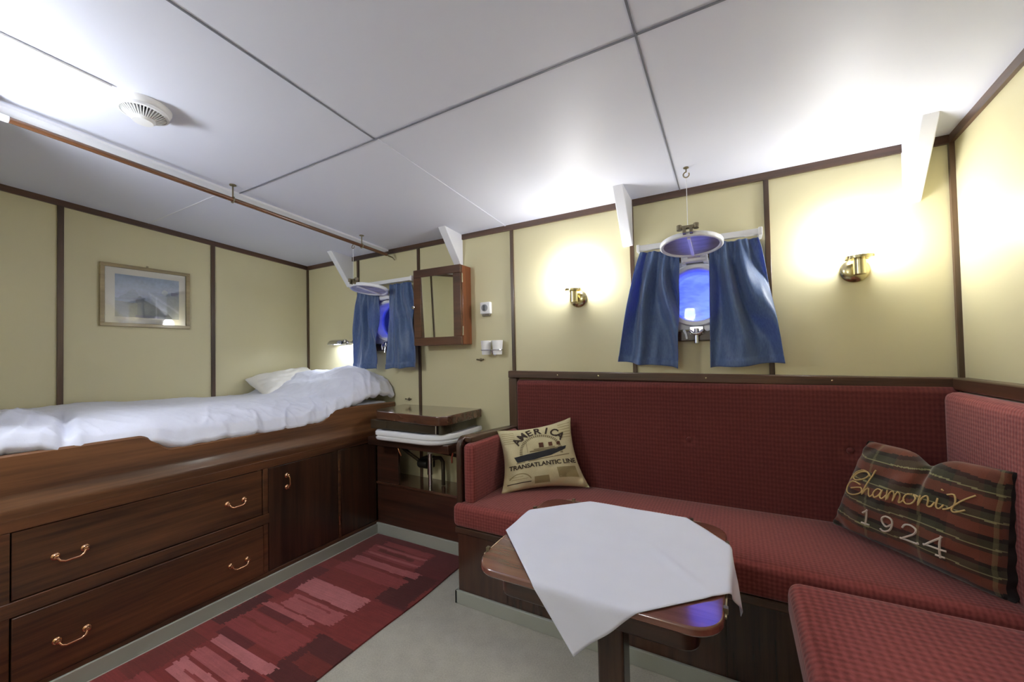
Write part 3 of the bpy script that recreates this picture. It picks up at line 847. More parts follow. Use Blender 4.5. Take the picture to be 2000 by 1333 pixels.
def pw(pts, x):
    if x <= pts[0][0]: return pts[0][1]
    for (a, b_), (c, d) in zip(pts, pts[1:]):
        if x <= c: return b_ + (d - b_) * sm(a, c, x)
    return pts[-1][1]
TOPP = [(-2.9, 1.03), (-2.2, 1.02), (-1.9, 1.02), (-1.53, 1.025), (-1.2, 1.012), (-.77, .995), (-.56, 1.0), (-.36, 1.08), (-.22, 1.12), (-.03, 1.09)]
EDGEP = [(-2.9, .935), (-1.62, .935), (-1.48, .93), (-1.36, .888), (-.75, .89), (-.6, .91), (-.5, .95), (-.3, .985), (-.12, 1.0), (-.03, .99)]
def duvet():
    bm = B(); NX, NY = 130, 280
    X0, X1, Y0, Y1 = .015, 1.066, -2.05, -.02
    def hgt(x, y):
        t = pw(TOPP, y); e = pw(EDGEP, y)
        s = max(0, min(1, (X1 - x) / .34)); k = sqrt(max(0, 1 - (1 - s) ** 2.2))
        h = e + (t - e) * k
        # hump of the folded duvet at the head of the bed
        h += .085 * exp(-((x - .8) / .24) ** 2 - ((y + .17) / .2) ** 2)
        h += .05 * exp(-((x - .35) / .28) ** 2 - ((y + .22) / .14) ** 2)
        # bunched end
        w = sm(-1.6, -1.74, y)
        h += w * (.035 * noise.noise(Vector((x * 6, y * 6, 3))) + .03 * exp(-((y + 1.85) / .14) ** 2) * sm(.2, .7, x))
        crease = abs((y + 1.68) + .22 * (x - .75)); h -= .032 * exp(-(crease / .022) ** 2) * sm(.35, .8, x)
        # wrinkles
        n1 = noise.noise(Vector((x * 2.2, y * 3.1, .5))); n2 = noise.noise(Vector((x * 5, y * 9, 1.7)))
        r1 = 1 - abs(noise.noise(Vector((x * 3 + y * 2, y * 9 - x * 5, 5.3))))
        r2 = 1 - abs(noise.noise(Vector((x * 6 + y * 9, y * 4 - x * 3, 9.1))))
        r3 = 1 - abs(noise.noise(Vector((x * 14 - y * 8, y * 16, 2.2))))
        h += .012 * n1 + .004 * n2 + .004 * (r1 ** 6 - .35)
        lively = .12 + 1.1 * exp(-((X1 - x) / .22)) * sm(-1.5, -1.1, y) + .15 * sm(-.6, -.3, y) + .8 * w
        h += lively * (.014 * (r2 ** 7 - .3) + .006 * (r3 ** 6 - .3))
        return h
    vs = grid(bm, NX, NY, lambda u, v: (X0 + (X1 - X0) * u, Y0 + (Y1 - Y0) * v, hgt(X0 + (X1 - X0) * u, Y0 + (Y1 - Y0) * v)))
    # roll the free front edge under
    last = vs[NX]
    for (dx, dz) in ((.006, -.012), (.006, -.028), (-.004, -.04), (-.02, -.042)):
        new = []
        for v in last:
            base = .93 if True else 0
            z = v.co.z + (dz if dz > -.02 else -.014)
            new.append(bm.verts.new((v.co.x + dx, v.co.y, z)))
        for a, b_, c, d in zip(last, last[1:], new[1:], new): bm.faces.new((a, b_, c, d))
        last = new
    o = obj('duvet', bm, 'linen', smooth=True, angle=180)
    tag(o, 'rumpled white duvet spread over the bed, heaped at the head end', 'duvet')
duvet()
def pillow_soft(name, c, hx, hy, th, rot, m, label, cat, par=None):
    bm = B(); N = 40
    R = Matrix.Rotation(rot[2], 4, 'Z') @ Matrix.Rotation(rot[1], 4, 'Y') @ Matrix.Rotation(rot[0], 4, 'X')
    def f(side):
        def g(u, v):
            a, b_ = 2 * u - 1, 2 * v - 1
            k = (max(0, 1 - a ** 4) * max(0, 1 - b_ ** 4)) ** .5
            pin = 1 - .07 * (1 - abs(a) ** 2) * abs(b_) ** 3 ; pin2 = 1 - .07 * (1 - abs(b_) ** 2) * abs(a) ** 3
            z = side * th * k * (1 + .15 * noise.noise(Vector((a * 2, b_ * 2, side + c[0]))))
            z += .008 * noise.noise(Vector((a * 5, b_ * 5, 3)))
            return R @ Vector((a * hx * pin2, b_ * hy * pin, z)) + Vector(c)
        return g
    grid(bm, N, N, f(1)); grid(bm, N, N, f(-1)); bmesh.ops.remove_doubles(bm, verts=bm.verts, dist=.0005)
    o = obj(name, bm, m, smooth=True, angle=180); return tag(o, label, cat)
pillow_soft('bed_pillow', (.19, -.30, 1.07), .17, .26, .065, (radians(8), radians(24), 0), 'pillow_white', 'white bed pillow half under the duvet against the left wall', 'pillow')

# ------------------------------------------------------------------ washstand with basin
def washstand():
    r = thing('washstand', (1.48, -.1, 0), 'mahogany corner washstand with folding lid and white basin beside the bed', 'washstand')
    yf = -.212; x0, x1 = XB + .002, 2.09
    bm = B()
    box(bm, x0, x1, yf, yf + .02, .03, .355)           # lower panel
    box(bm, x0, 1.302, yf, yf + .02, .355, .70)        # left stile
    box(bm, 1.835, x1, yf, yf + .02, .355, .70)          # right stile
    box(bm, 1.302, 1.835, yf, yf + .02, .645, .72)       # rail
    obj('front_panel', bm, 'dark_x', r, bevel=.002)
    bm = B(); box(bm, x0, x1, yf - .012, -.002, .352, .37); obj('shelf', bm, 'lid', r, bevel=.003)
    bm = B(); box(bm, 1.17, 1.86, -.36, -.2, .665, .72); obj('basin_rail', bm, 'dark_x', r, bevel=.004)
    # basin
    bm = B(); out = rrect(1.285, 1.868, -.42, -.004, 0, 10, rs=(0, 0, .05, .16))
    layers = [(.02, .715), (.004, .722), (0, .73), (0, .74), (.006, .744), (.006, .75), (-.002, .754), (-.002, .774), (.004, .782), (.03, .782), (.04, .775), (.06, .74), (.1, .70)]
    cx, cy = 1.577, -.2; rings = []
    for ins, z in layers:
        ring = []
        for (x, y) in out:
            sx = (1.868 - 1.285) / 2; sy = .208
            k = 1 - ins / sx; k2 = 1 - ins / sy
            yy = -.004 if y > -.01 and ins < .05 else cy + (y - cy) * k2
            ring.append(bm.verts.new((cx + (x - cx) * k, yy, z)))
        rings.append(ring)
    n = len(out)
    for A, C in zip(rings, rings[1:]):
        for k in range(n): bm.faces.new((A[k], A[(k + 1) % n], C[(k + 1) % n], C[k]))
    bm.faces.new(rings[-1]); bm.faces.new(rings[0][::-1])
    obj('basin', bm, plain('white_enamel', hexc(232, 233, 236), .15, var=.01), r, smooth=True, angle=50)
    # dark block put in for the shaded gap under the lid, then the lid
    bm = B(); prism(bm, rrect(1.21, 1.84, -.385, -.01, .03, 4), 'z', .784, .842); obj('lid_gap_shade', bm, plain('dark_green_brown', hexc(58, 50, 38), .25, coat=.5), r, bevel=.002)
    bm = B(); prism(bm, [(1.16, -.002), (1.185, -.30), (1.27, -.36), (1.79, -.42), (1.835, -.412), (1.868, -.37), (1.868, -.002)], 'z', .842, .898)
    obj('lid', bm, 'lid', r, bevel=.004)
    for xa, ya in ((1.80, -.395), (1.25, -.34)):
        bm = B(); lathe(bm, [(.008, 0), (.008, .05)], (xa, ya, .79), (0, 0, 1), 12); obj('lid_stud', bm, 'chrome', r, smooth=True)
    # drain
    bm = B(); lathe(bm, [(.045, .03), (.04, .0), (.02, -.02), (.018, -.04)], (1.555, -.17, .64), (0, 0, 1), 24); obj('drain_cup', bm, 'pillow_white', r, smooth=True)
    bm = B(); lathe(bm, [(.014, 0), (.014, .09), (.019, .09), (.019, .2), (.016, .2), (.016, .235)], (1.555, -.17, .37), (0, 0, 1), 20); obj('drain_pipe', bm, 'chrome', r, smooth=True, angle=40)
    bm = B()
    tube(bm, [(1.26, -.12, .60), (1.3, -.11, .57), (1.37, -.1, .53), (1.43, -.09, .49)], .012, 10)
    tube(bm, [(1.26, -.12, .61), (1.45, -.09, .60), (1.76, -.1, .585)], .012, 10)
    tube(bm, [(1.45, -.09, .5), (1.52, -.08, .545), (1.57, -.08, .55), (1.6, -.09, .53), (1.61, -.1, .46), (1.61, -.1, .375)], .014, 10)
    obj('supply_pipe', bm, 'pipe', r, smooth=True, angle=50)
    bm = B(); lathe(bm, [(.03, -.04), (.034, -.03), (.034, .03), (.03, .04)], (1.43, -.09, .50), (1, 0, 0), 16); box(bm, 1.40, 1.46, -.08, -.01, .46, .54); obj('tap_valve', bm, plain('dark_valve', hexc(52, 50, 44), .4, .5), r, smooth=True, angle=40)
    for xx, s in ((1.32, 1), (1.80, -1)):
        bm = B(); tube(bm, [(xx, yf - .005, .67), (xx + s * .0, yf - .022, .645), (xx + s * .012, yf - .02, .61), (xx + s * .02, yf - .008, .575)], .006, 8); obj('curved_catch', bm, 'copper', r, smooth=True)
washstand()

# ------------------------------------------------------------------ corner sofa
def sofa():
    r = thing('corner_sofa', (3.1, -.3, 0), 'long red upholstered corner sofa with mahogany base against the window wall', 'sofa')
    YF = -.611
    bm = B(); box(bm, 2.114, 4.174, YF, -.002, .02, .355)
    box(bm, 3.575, 4.174, -3.2, YF, .02, .355)
    for x in (2.40, 2.86, 3.32): box(bm, x - .003, x + .003, YF - .003, YF + .01, .07, .355)
    for y in (-.9, -1.5): box(bm, 3.572, 3.58, y - .003, y + .003, .07, .355)
    obj('base', bm, 'dark_z', r, bevel=.002)
    bm = B(); box(bm, 2.105, 3.58, YF - .012, YF + .03, .355, .385); box(bm, 3.562, 3.6, -3.2, YF - .012, .355, .385); obj('base_rail', bm, 'trim', r, bevel=.004)
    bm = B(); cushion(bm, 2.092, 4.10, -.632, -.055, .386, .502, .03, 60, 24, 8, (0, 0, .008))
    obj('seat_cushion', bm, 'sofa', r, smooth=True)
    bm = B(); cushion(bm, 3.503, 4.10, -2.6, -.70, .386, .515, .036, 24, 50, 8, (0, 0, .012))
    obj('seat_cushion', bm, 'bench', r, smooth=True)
    # backrest with buttons
    def back(u, v):
        x = 2.168 + (4.15 - 2.168) * u; z = .47 + (1.10 - .47) * v
        e = min(1, min(u, 1 - u) * 1.98 / .03); f = min(1, min(v, 1 - v) * .6 / .03)
        y = -.03 - .045 * sqrt(max(0, 1 - (1 - e) ** 2)) * sqrt(max(0, 1 - (1 - f) ** 2))
        for bx, bz in BUT:
            d = sqrt(((x - bx)) ** 2 + (z - bz) ** 2); y += .016 * exp(-(d / .035) ** 2)
        return (x, y - .006 * sin(pi * u) * sin(pi * v), z)
    BUT = [(2.52, .81), (3.165, .81), (3.80, .815)]
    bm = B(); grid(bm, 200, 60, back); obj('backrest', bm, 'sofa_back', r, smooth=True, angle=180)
    for bx, bz in BUT:
        bm = B(); lathe(bm, [(.013, 0), (.012, .005), (.006, .008), (0, .009)], (bx, -.066, bz), (0, -1, 0), 20); obj('button', bm, 'sofa_back', r, smooth=True)
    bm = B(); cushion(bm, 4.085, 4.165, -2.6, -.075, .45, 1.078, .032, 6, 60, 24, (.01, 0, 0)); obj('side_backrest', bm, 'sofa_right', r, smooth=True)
    # wooden frame round the back
    def ztr(x): return 1.131 - .013 * (x - 4)
    bm = B(); hexa(bm, [(x, y, ztr(x) + dz) for dz in (-.045, 0) for y in (-.052, 0) for x in (2.108, 4.17)]); obj('top_rail', bm, 'trim', r, bevel=.006)
    bm = B(); box(bm, 4.125, 4.174, -3.2, -.052, 1.082, 1.131); obj('side_top_rail', bm, 'trim_y', r, bevel=.006)
    bm = B(); box(bm, 2.108, 2.166, -.045, 0, .36, 1.108); obj('frame_post', bm, 'post', r, bevel=.005)
    # end panel and arm cushion
    bm = B()
    prism(bm, [(-.60, .36), (-.60, .79), (-.585, .822), (-.55, .836), (-.02, .806), (-.02, .36)], 'x', 2.10, 2.132); obj('arm_panel', bm, 'dark_z', r, bevel=.006)
    bm = B(); hexa(bm, [(x, y, .834 - .055 * (y + .56) + dz) for dz in (-.03, .0) for y in (-.56, -.05) for x in (2.096, 2.17)]); obj('arm_cap', bm, 'trim_y', r, bevel=.006)
    bm = B(); cushion(bm, 2.134, 2.196, -.59, -.075, .49, .802, .026, 6, 24, 16); obj('arm_cushion', bm, 'sofa', r, smooth=True)
    for x in (2.45, 2.7, 3.25, 3.75):
        bm = B(); lathe(bm, [(.004, 0), (.004, .002), (0, .003)], (x, -.0525, ztr(x) - .02), (0, -1, 0), 10); obj('screw', bm, 'brass', r)
sofa()

# ------------------------------------------------------------------ table
TX0, TX1, TY0, TY1, TZ = 2.692, 3.34, -1.315, -.757, .66
def tilt(bm):
    c = Vector((3.02, -1.035, TZ)); bmesh.ops.transform(bm, matrix=Matrix.Translation(c) @ Matrix.Rotation(radians(2.0), 4, 'X') @ Matrix.Translation(-c), verts=bm.verts)
def table():
    r = thing('cabin_table', (3.02, -1.035, 0), 'small square mahogany table with rounded corners and brass fittings before the sofa', 'table')
    bm = B(); prism(bm, rrect(TX0, TX1, TY0, TY1, .075, 8), 'z', TZ - .022, TZ); tilt(bm); obj('table_top', bm, 'table', r, bevel=.005)
    bm = B(); prism(bm, rrect(TX0 + .055, TX1 - .055, TY0 + .055, TY1 - .055, .04, 5), 'z', TZ - .10, TZ - .022); tilt(bm); obj('apron', bm, 'dark_x', r, bevel=.004)
    bm = B(); box(bm, 2.985, 3.065, -1.075, -.995, 0, TZ - .10); obj('pedestal', bm, 'dark_z', r, bevel=.008, seg=3)
    bm = B(); prism(bm, rrect(2.85, 3.2, -1.2, -.87, .05, 5), 'z', 0, .03); obj('foot_plate', bm, 'dark_x', r, bevel=.006)
    # folding brass edge strips with clips
    def strip(a, b_):
        bm = B(); a = Vector(a); b_ = Vector(b_); tube(bm, [a, b_], .0028, 8)
        for t in (.06, .94):
            p = a.lerp(b_, t); box(bm, p.x - .005, p.x + .005, p.y - .006, p.y + .006, TZ - .008, TZ + .006)
        tilt(bm); obj('edge_strip', bm, 'brass_dull', r, smooth=True, angle=40)
    strip((TX0 - .002, -1.24, TZ - .006), (TX0 - .002, -.86, TZ - .006)); strip((TX1 + .002, -1.24, TZ - .006), (TX1 + .002, -.86, TZ - .006))
    strip((2.77, TY1 + .002, TZ - .004), (3.26, TY1 + .002, TZ - .004))
table()
def napkin():
    cx, cy, h = 3.035, -1.018, .312; N = 90
    inv = 1 / sqrt(2); R0 = .012
    def fn(u, v):
        a = (2 * u - 1) * h; b_ = (2 * v - 1) * h
        ang = radians(45 - 2.5)
        x = cx + a * cos(ang) - b_ * sin(ang); y = cy + a * sin(ang) + b_ * cos(ang)
        z = TZ + .0045
        z += .0018 * noise.noise(Vector((x * 7, y * 7, 0))) + .0035 * exp(-(((x + y) - 2.13) / .02) ** 2) * exp(-((x - 3.2) / .13) ** 2)
        ox = max(0, x - (TX1 + .004), (TX0 - .004) - x); oy = max(0, y - (TY1 + .004), (TY0 - .004) - y)
        d = max(ox, oy) + .35 * min(ox, oy)
        if d > 0:
            flare = .18
            arc = R0 * pi / 2
            if d < arc:
                t = d / R0; out = R0 * sin(t); dz = R0 * (1 - cos(t))
            else:
                e = d - arc; out = R0 + e * flare; dz = R0 + e * .985
            wob = .006 * sin(30 * (x + y)) * min(1, d / .05)
            if ox >= oy: x = (TX1 + .004 + out + wob) if x > cx else (TX0 - .004 - out - wob)
            else: y = (TY1 + .004 + out + wob) if y > cy else (TY0 - .004 - out - wob)
            z -= dz
        return (x, y, z)
    bm = B(); grid(bm, N, N, fn); tilt(bm)
    tag(obj('tablecloth', bm, 'napkin', smooth=True, angle=180, solid=.0016), 'white square cloth laid diagonally on the table, corners hanging down', 'tablecloth')
napkin()

# ------------------------------------------------------------------ cushions
class Pillow:
    """corner-driven cushion: bl, br, tr, tl in world space; thickness th"""
    def __init__(s, bl, br, tr, tl, th, sag=0.0, pinch=.07, seed=0, top_dent=0.0):
        s.c = [Vector(p) for p in (bl, br, tr, tl)]; s.th = th; s.pinch = pinch; s.seed = seed; s.dent = top_dent
        s.n = ((s.c[1] - s.c[0]).cross(s.c[3] - s.c[0])).normalized()
    def pt(s, u, v, side=1, off=0.0):
        a, b_ = 2 * u - 1, 2 * v - 1
        uu = .5 + .5 * a * (1 - s.pinch * (1 - b_ * b_)); vv = .5 + .5 * b_ * (1 - s.pinch * (1 - a * a))
        if s.dent and b_ > 0:
            vv -= s.dent * exp(-((u - .52) / .1) ** 2) * b_ ** 2
        p = (s.c[0] * (1 - uu) + s.c[1] * uu) * (1 - vv) + (s.c[3] * (1 - uu) + s.c[2] * uu) * vv
        k = (max(0, 1 - a * a) * max(0, 1 - b_ * b_)) ** .42
        w = .25 * noise.noise(Vector((u * 3, v * 3, s.seed))) + .12 * noise.noise(Vector((u * 8, v * 6, s.seed + 3)))
        cr = 0
        if s.dent: cr = -.055 * exp(-((u - .54 - .05 * (1 - v)) / .035) ** 2) * sm(.5, 1, v)
        corner = .006 * sin(22 * (a * b_)) * (abs(a * b_) ** 2)
        return p + s.n * (side * (s.th * k * (1 + w) + corner) + side * cr * k + side * off)
    def mesh(s, N=70):
        bm = B(); f = grid(bm, N, N, lambda u, v: s.pt(u, v, 1)); b_ = grid(bm, N, N, lambda u, v: s.pt(u, v, -1))
        s.N = N
        bmesh.ops.remove_doubles(bm, verts=bm.verts, dist=.0004)
        return bm

def decal(pil, polys, name, m, par, off=.0012, th=0):
    """polys: list of (verts2d, faces) in uv space mapped on the pillow front"""
    bm = B()
    for vs, fs in polys:
        V = [bm.verts.new(pil.pt(u, v, 1, off)) for u, v in vs]
        for f in fs:
            try: bm.faces.new([V[i] for i in f])
            except ValueError: pass
    return obj(name, bm, m, par)

_tc = {}
def text_mesh(s):
    cu = bpy.data.curves.new('t', 'FONT'); cu.body = s; cu.size = 1; cu.offset = .03; cu.resolution_u = 3
    o = bpy.data.objects.new('t', cu); COL.objects.link(o)
    dg = bpy.context.evaluated_depsgraph_get(); dg.update()
    me = bpy.data.meshes.new_from_object(o.evaluated_get(dg))
    vs = [(v.co.x, v.co.y) for v in me.vertices]; fs = [tuple(p.vertices) for p in me.polygons]
    COL.objects.unlink(o); bpy.data.objects.remove(o); bpy.data.meshes.remove(me)
    return vs, fs
def subdiv_quad(x0, y0, x1, y1, nx=8, ny=2, shear=0.0):
    vs = []; fs = []
    for j in range(ny + 1):
        for i in range(nx + 1):
            x = x0 + (x1 - x0) * i / nx; vs.append((x, y0 + (y1 - y0) * j / ny + shear * (x - x0)))
    for j in range(ny):
        for i in range(nx): a = j * (nx + 1) + i; fs.append((a, a + 1, a + nx + 2, a + nx + 1))
    return vs, fs
def arc_band(cx, cy, r0, r1, a0, a1, n=40, sy=1.0):
    vs = []; fs = []
    for i in range(n + 1):
        a = radians(a0 + (a1 - a0) * i / n)
        vs += [(cx + r0 * cos(a), cy + r0 * sin(a) * sy), (cx + r1 * cos(a), cy + r1 * sin(a) * sy)]
    for i in range(n): fs.append((2 * i, 2 * i + 1, 2 * i + 3, 2 * i + 2))
    return vs, fs

def america():
    P = Pillow((2.25, -.40, .500), (2.66, -.135, .516), (2.555, -.13, .895), (2.17, -.30, .822), .062, pinch=.13, seed=2.0)
    bm = P.mesh(60); o = obj('printed_cushion', bm, 'print_cloth', smooth=True, angle=180)
    base = Vector(hexc(206, 196, 158)[:3])
    def col(p):
        n = noise.fractal(Vector(p.center) * 9, 1, 2, 4)
        return base * (1 + .1 * n)
    paint(o, col)
    tag(o, 'beige printed cushion reading AMERICA TRANSATLANTIC LINE at the left end of the sofa', 'cushion')
    # pad lettering: straight text
    def line(s, u0, u1, v0, h, shear):
        vs, fs = text_mesh(s); w = max(v[0] for v in vs); 
        return [(u0 + (u1 - u0) * x / w, v0 + h * y + shear * (x / w)) for x, y in vs], fs
    decal(P, [line('TRANSATLANTIC LINE', .06, .96, .315, .095, .035)], 'lettering', 'ink', o, .003)
    d = []
    # arched word
    cx, cy, R = .52, .56, .33
    word = 'AMERICA'
    for i, ch in enumerate(word):
        a = radians(143 - 106 * i / (len(word) - 1)); vs, fs = text_mesh(ch); w = max(v[0] for v in vs)
        q = []
        for x, y in vs:
            lx = (x - w / 2) * .16; ly = y * .15
            q.append((cx + R * 1.0 * cos(a) + lx * sin(a) + ly * cos(a), cy + R * sin(a) * .92 - lx * cos(a) + ly * sin(a)))
        decal(P, [(q, fs)], 'letter', 'ink', o, .003)
    # roundel of rope dashes, ship, stamps
    g = []
    for k in range(34):
        a = -8 + 196 * k / 34; g.append(arc_band(cx, cy - .01, .262, .30, a, a + 3.9, 2))
    decal(P, g, 'rope_ring_print', 'ink_grey', o)
    hv, hf = [], []
    tp = [(.135, .515), (.35, .548), (.6, .578), (.88, .61)]; bt = [(.175, .425), (.40, .445), (.65, .49), (.86, .565)]
    def pl(t, q):
        t *= 3; i = min(2, int(t)); f = t - i; return q[i][0] + (q[i + 1][0] - q[i][0]) * f, q[i][1] + (q[i + 1][1] - q[i][1]) * f
    for i in range(31):
        a_, c_ = pl(i / 30, tp), pl(i / 30, bt)
        for k in range(4): hv.append((a_[0] + (c_[0] - a_[0]) * k / 3, a_[1] + (c_[1] - a_[1]) * k / 3))
    for i in range(30):
        for k in range(3): hf.append((i * 4 + k, i * 4 + k + 1, i * 4 + k + 5, i * 4 + k + 4))
    hull = (hv, hf)
    decal(P, [hull], 'ship_hull_print', 'ink_hull', o, .0016)
    sup = [subdiv_quad(.36, .568, .82, .592, 8, 1, .04), subdiv_quad(.42, .6, .72, .615, 6, 1, .04), subdiv_quad(.33, .57, .336, .75, 1, 4), subdiv_quad(.16, .405, .9, .418, 8, 1, .1)]
    decal(P, sup, 'ship_deck_print', 'ink_grey', o, .0014)
    fun = [subdiv_quad(.5, .63, .565, .71, 2, 2), subdiv_quad(.635, .635, .69, .70, 2, 2), subdiv_quad(.75, .64, .80, .69, 2, 2)]
    for q in fun: decal(P, [q], 'funnel_print', 'ink_brown', o, .0018)
    st = [subdiv_quad(.68, .13, .93, .29, 5, 4, .05), subdiv_quad(.38, .06, .56, .17, 4, 3, .03)]
    for k in range(6): st.append(subdiv_quad(.03, .74 + k * .035, .2, .748 + k * .035, 6, 1, .06)); st.append(subdiv_quad(.8, .74 + k * .04, .97, .748 + k * .04, 6, 1, -.06))
    st.append(arc_band(.2, .1, .14, .155, 20, 150, 20)); st.append(subdiv_quad(.06, .2, .24, .206, 6, 1)); st.append(subdiv_quad(.1, .16, .3, .166, 6, 1))
    fm = plain('faded_print', hexc(150, 136, 96), .85)
    for q in st[:2]: decal(P, [q], 'stamp_print', fm, o, .001)
    decal(P, [q for i, q in enumerate(st[2:14]) if i % 2 == 0], 'line_print', fm, o, .001)
    decal(P, [q for i, q in enumerate(st[2:14]) if i % 2 == 1], 'line_print', fm, o, .001)
    decal(P, st[14:], 'postmark_print', fm, o, .001)
    decal(P, [subdiv_quad(.05, .098, .34, .112, 6, 1)], 'dark_line_print', 'ink', o, .0014)
america()

def tartan():
    P = Pillow((3.715, -.17, .53), (4.055, -.535, .50), (4.075, -.55, .885), (3.835, -.19, .885), .075, pinch=.012, seed=6.0, top_dent=.10)
    N = 110
    G = .075
    def back(u, v):
        p = P.pt(u, v, -1); return p - P.n * G * sm(.35, 1, u) * max(0, 1 - abs(2 * v - 1) ** 8)
    bm = B(); grid(bm, N, N, lambda u, v: P.pt(u, v, 1)); grid(bm, N, N, back)
    bmesh.ops.remove_doubles(bm, verts=bm.verts, dist=.0004)
    # remember front/back by normal side
    o = obj('tartan_cushion', bm, 'tartan', smooth=True, angle=180)
    A, Bq, D = P.c[0], P.c[1], P.c[3]
    ex = (Bq - A); ey = (D - A); n = P.n; ctr = sum(P.c, Vector()) / 4
    brown = Vector(hexc(70, 54, 42)[:3]); green = Vector(hexc(70, 68, 50)[:3]); red = Vector(hexc(122, 66, 48)[:3]); cream = Vector(hexc(160, 158, 112)[:3]); dk = Vector(hexc(40, 30, 26)[:3])
    def stripe(t, per):
        f = (t / per) % 1.0
        if f < .052: return cream, 1
        if f < .30: return green, 0
        if f < .46: return dk, 0
        if f < .86: return red, 0
        return brown, 0
    def inv(c):
        q = c - A; u = q.dot(ex) / ex.length_squared
        v = (q - ex * u).dot(Vector((0, 0, 1))) / .38
        return u, v
    def col(p):
        c = Vector(p.center)
        u, v = inv(c)
        if (c - ctr).dot(n) < -.012: return dk * .45
        wv = .02 * sin(u * 7)
        h, hl = stripe(v + .035 + wv, .215); w, wl = stripe(u * 1.35 + .08, .46)
        k = h * .82 + w * .18
        if hl: k = cream * .85 + w * .1
        elif wl: k = k * .8 + cream * .12
        return k * .86
    paint(o, col)
    tag(o, 'dark plaid cushion embroidered Chamonix 1924 in the right corner of the sofa', 'cushion')
    bm = B(); grid(bm, 6, 60, lambda w, v: P.pt(1, v, 1).lerp(back(1, v), w) + (P.c[1] - P.c[0]).normalized() * (.012 * sin(pi * w) * (1 + .5 * sin(v * 40))))
    obj('dark_gusset', bm, 'black', o, smooth=True, angle=180)
    # embroidery: strokes in uv
    SH = lambda u, v: (u * .95 + .02, v - .13 + .25 * u)
    def stroke(bm, pts, r, m=3):
        # catmull-rom
        q = []
        n_ = len(pts)
        for i in range(n_ - 1):
            p0 = pts[max(i - 1, 0)]; p1 = pts[i]; p2 = pts[i + 1]; p3 = pts[min(i + 2, n_ - 1)]
            for k in range(m):
                t = k / m
                q.append(tuple(.5 * ((2 * p1[a]) + (-p0[a] + p2[a]) * t + (2 * p0[a] - 5 * p1[a] + 4 * p2[a] - p3[a]) * t * t + (-p0[a] + 3 * p1[a] - 3 * p2[a] + p3[a]) * t ** 3) for a in (0, 1)))
        q.append(pts[-1])
        tube(bm, [P.pt(u, v, 1, .0015) for u, v in (SH(*w_) for w_ in q)], r, 6)
    S = []
    S.append([(.205, .73), (.17, .775), (.10, .765), (.055, .71), (.09, .675), (.16, .70), (.19, .75), (.13, .79), (.06, .76), (.03, .68)])     # top loops of C
    S.append([(.15, .63), (.07, .66), (.03, .60), (.05, .53), (.12, .51), (.18, .55), (.16, .60), (.08, .58)])
    S.append([(.24, .80), (.215, .70), (.20, .60), (.19, .53), (.215, .585), (.24, .60), (.25, .55), (.265, .52), (.29, .545)])                # h
    S.append([(.345, .60), (.31, .61), (.29, .56), (.31, .52), (.34, .55), (.35, .61), (.35, .54), (.37, .52), (.39, .56)])                    # a
    S.append([(.39, .61), (.40, .51), (.41, .58), (.43, .61), (.445, .58), (.44, .51), (.455, .58), (.475, .61), (.49, .57), (.485, .51), (.505, .52), (.52, .55)])  # m
    S.append([(.555, .61), (.525, .60), (.515, .55), (.535, .51), (.57, .52), (.585, .57), (.56, .61), (.60, .59)])                            # o
    S.append([(.61, .61), (.61, .51), (.625, .58), (.65, .61), (.665, .57), (.665, .52), (.685, .52), (.70, .56)])                              # n
    S.append([(.71, .60), (.71, .53), (.73, .51), (.75, .55)])                                                                                     # i
    S.append([(.76, .64), (.80, .645), (.815, .58), (.80, .52), (.82, .50), (.87, .53)]); S.append([(.90, .66), (.86, .62), (.79, .53), (.75, .51)])  # x
    bm = B()
    for s in S: stroke(bm, s, .0026)
    stroke(bm, [(.725, .675), (.728, .68)], .0042)
    obj('yellow_script_embroidery', bm, 'thread_y', o, smooth=True)
    Nn = [[(.20, .415), (.235, .45), (.235, .45), (.235, .31), (.235, .31)], [(.205, .31), (.265, .31)],
          [(.425, .395), (.39, .355), (.355, .38), (.35, .42), (.38, .455), (.42, .44), (.43, .39), (.415, .33), (.375, .30), (.345, .315)],
          [(.50, .40), (.515, .435), (.55, .445), (.585, .42), (.575, .375), (.53, .33), (.495, .295), (.495, .295), (.60, .295), (.60, .31)],
          [(.735, .26), (.735, .26), (.735, .42), (.735, .42), (.655, .32), (.655, .32), (.77, .32)], [(.71, .26), (.76, .26)]]
    SH = lambda u, v: (u * .95 + .05, v - .17 + .1 * u)
    bm = B()
    for s in Nn: stroke(bm, s, .0032)
    obj('white_numeral_embroidery', bm, 'thread_w', o, smooth=True)
tartan()

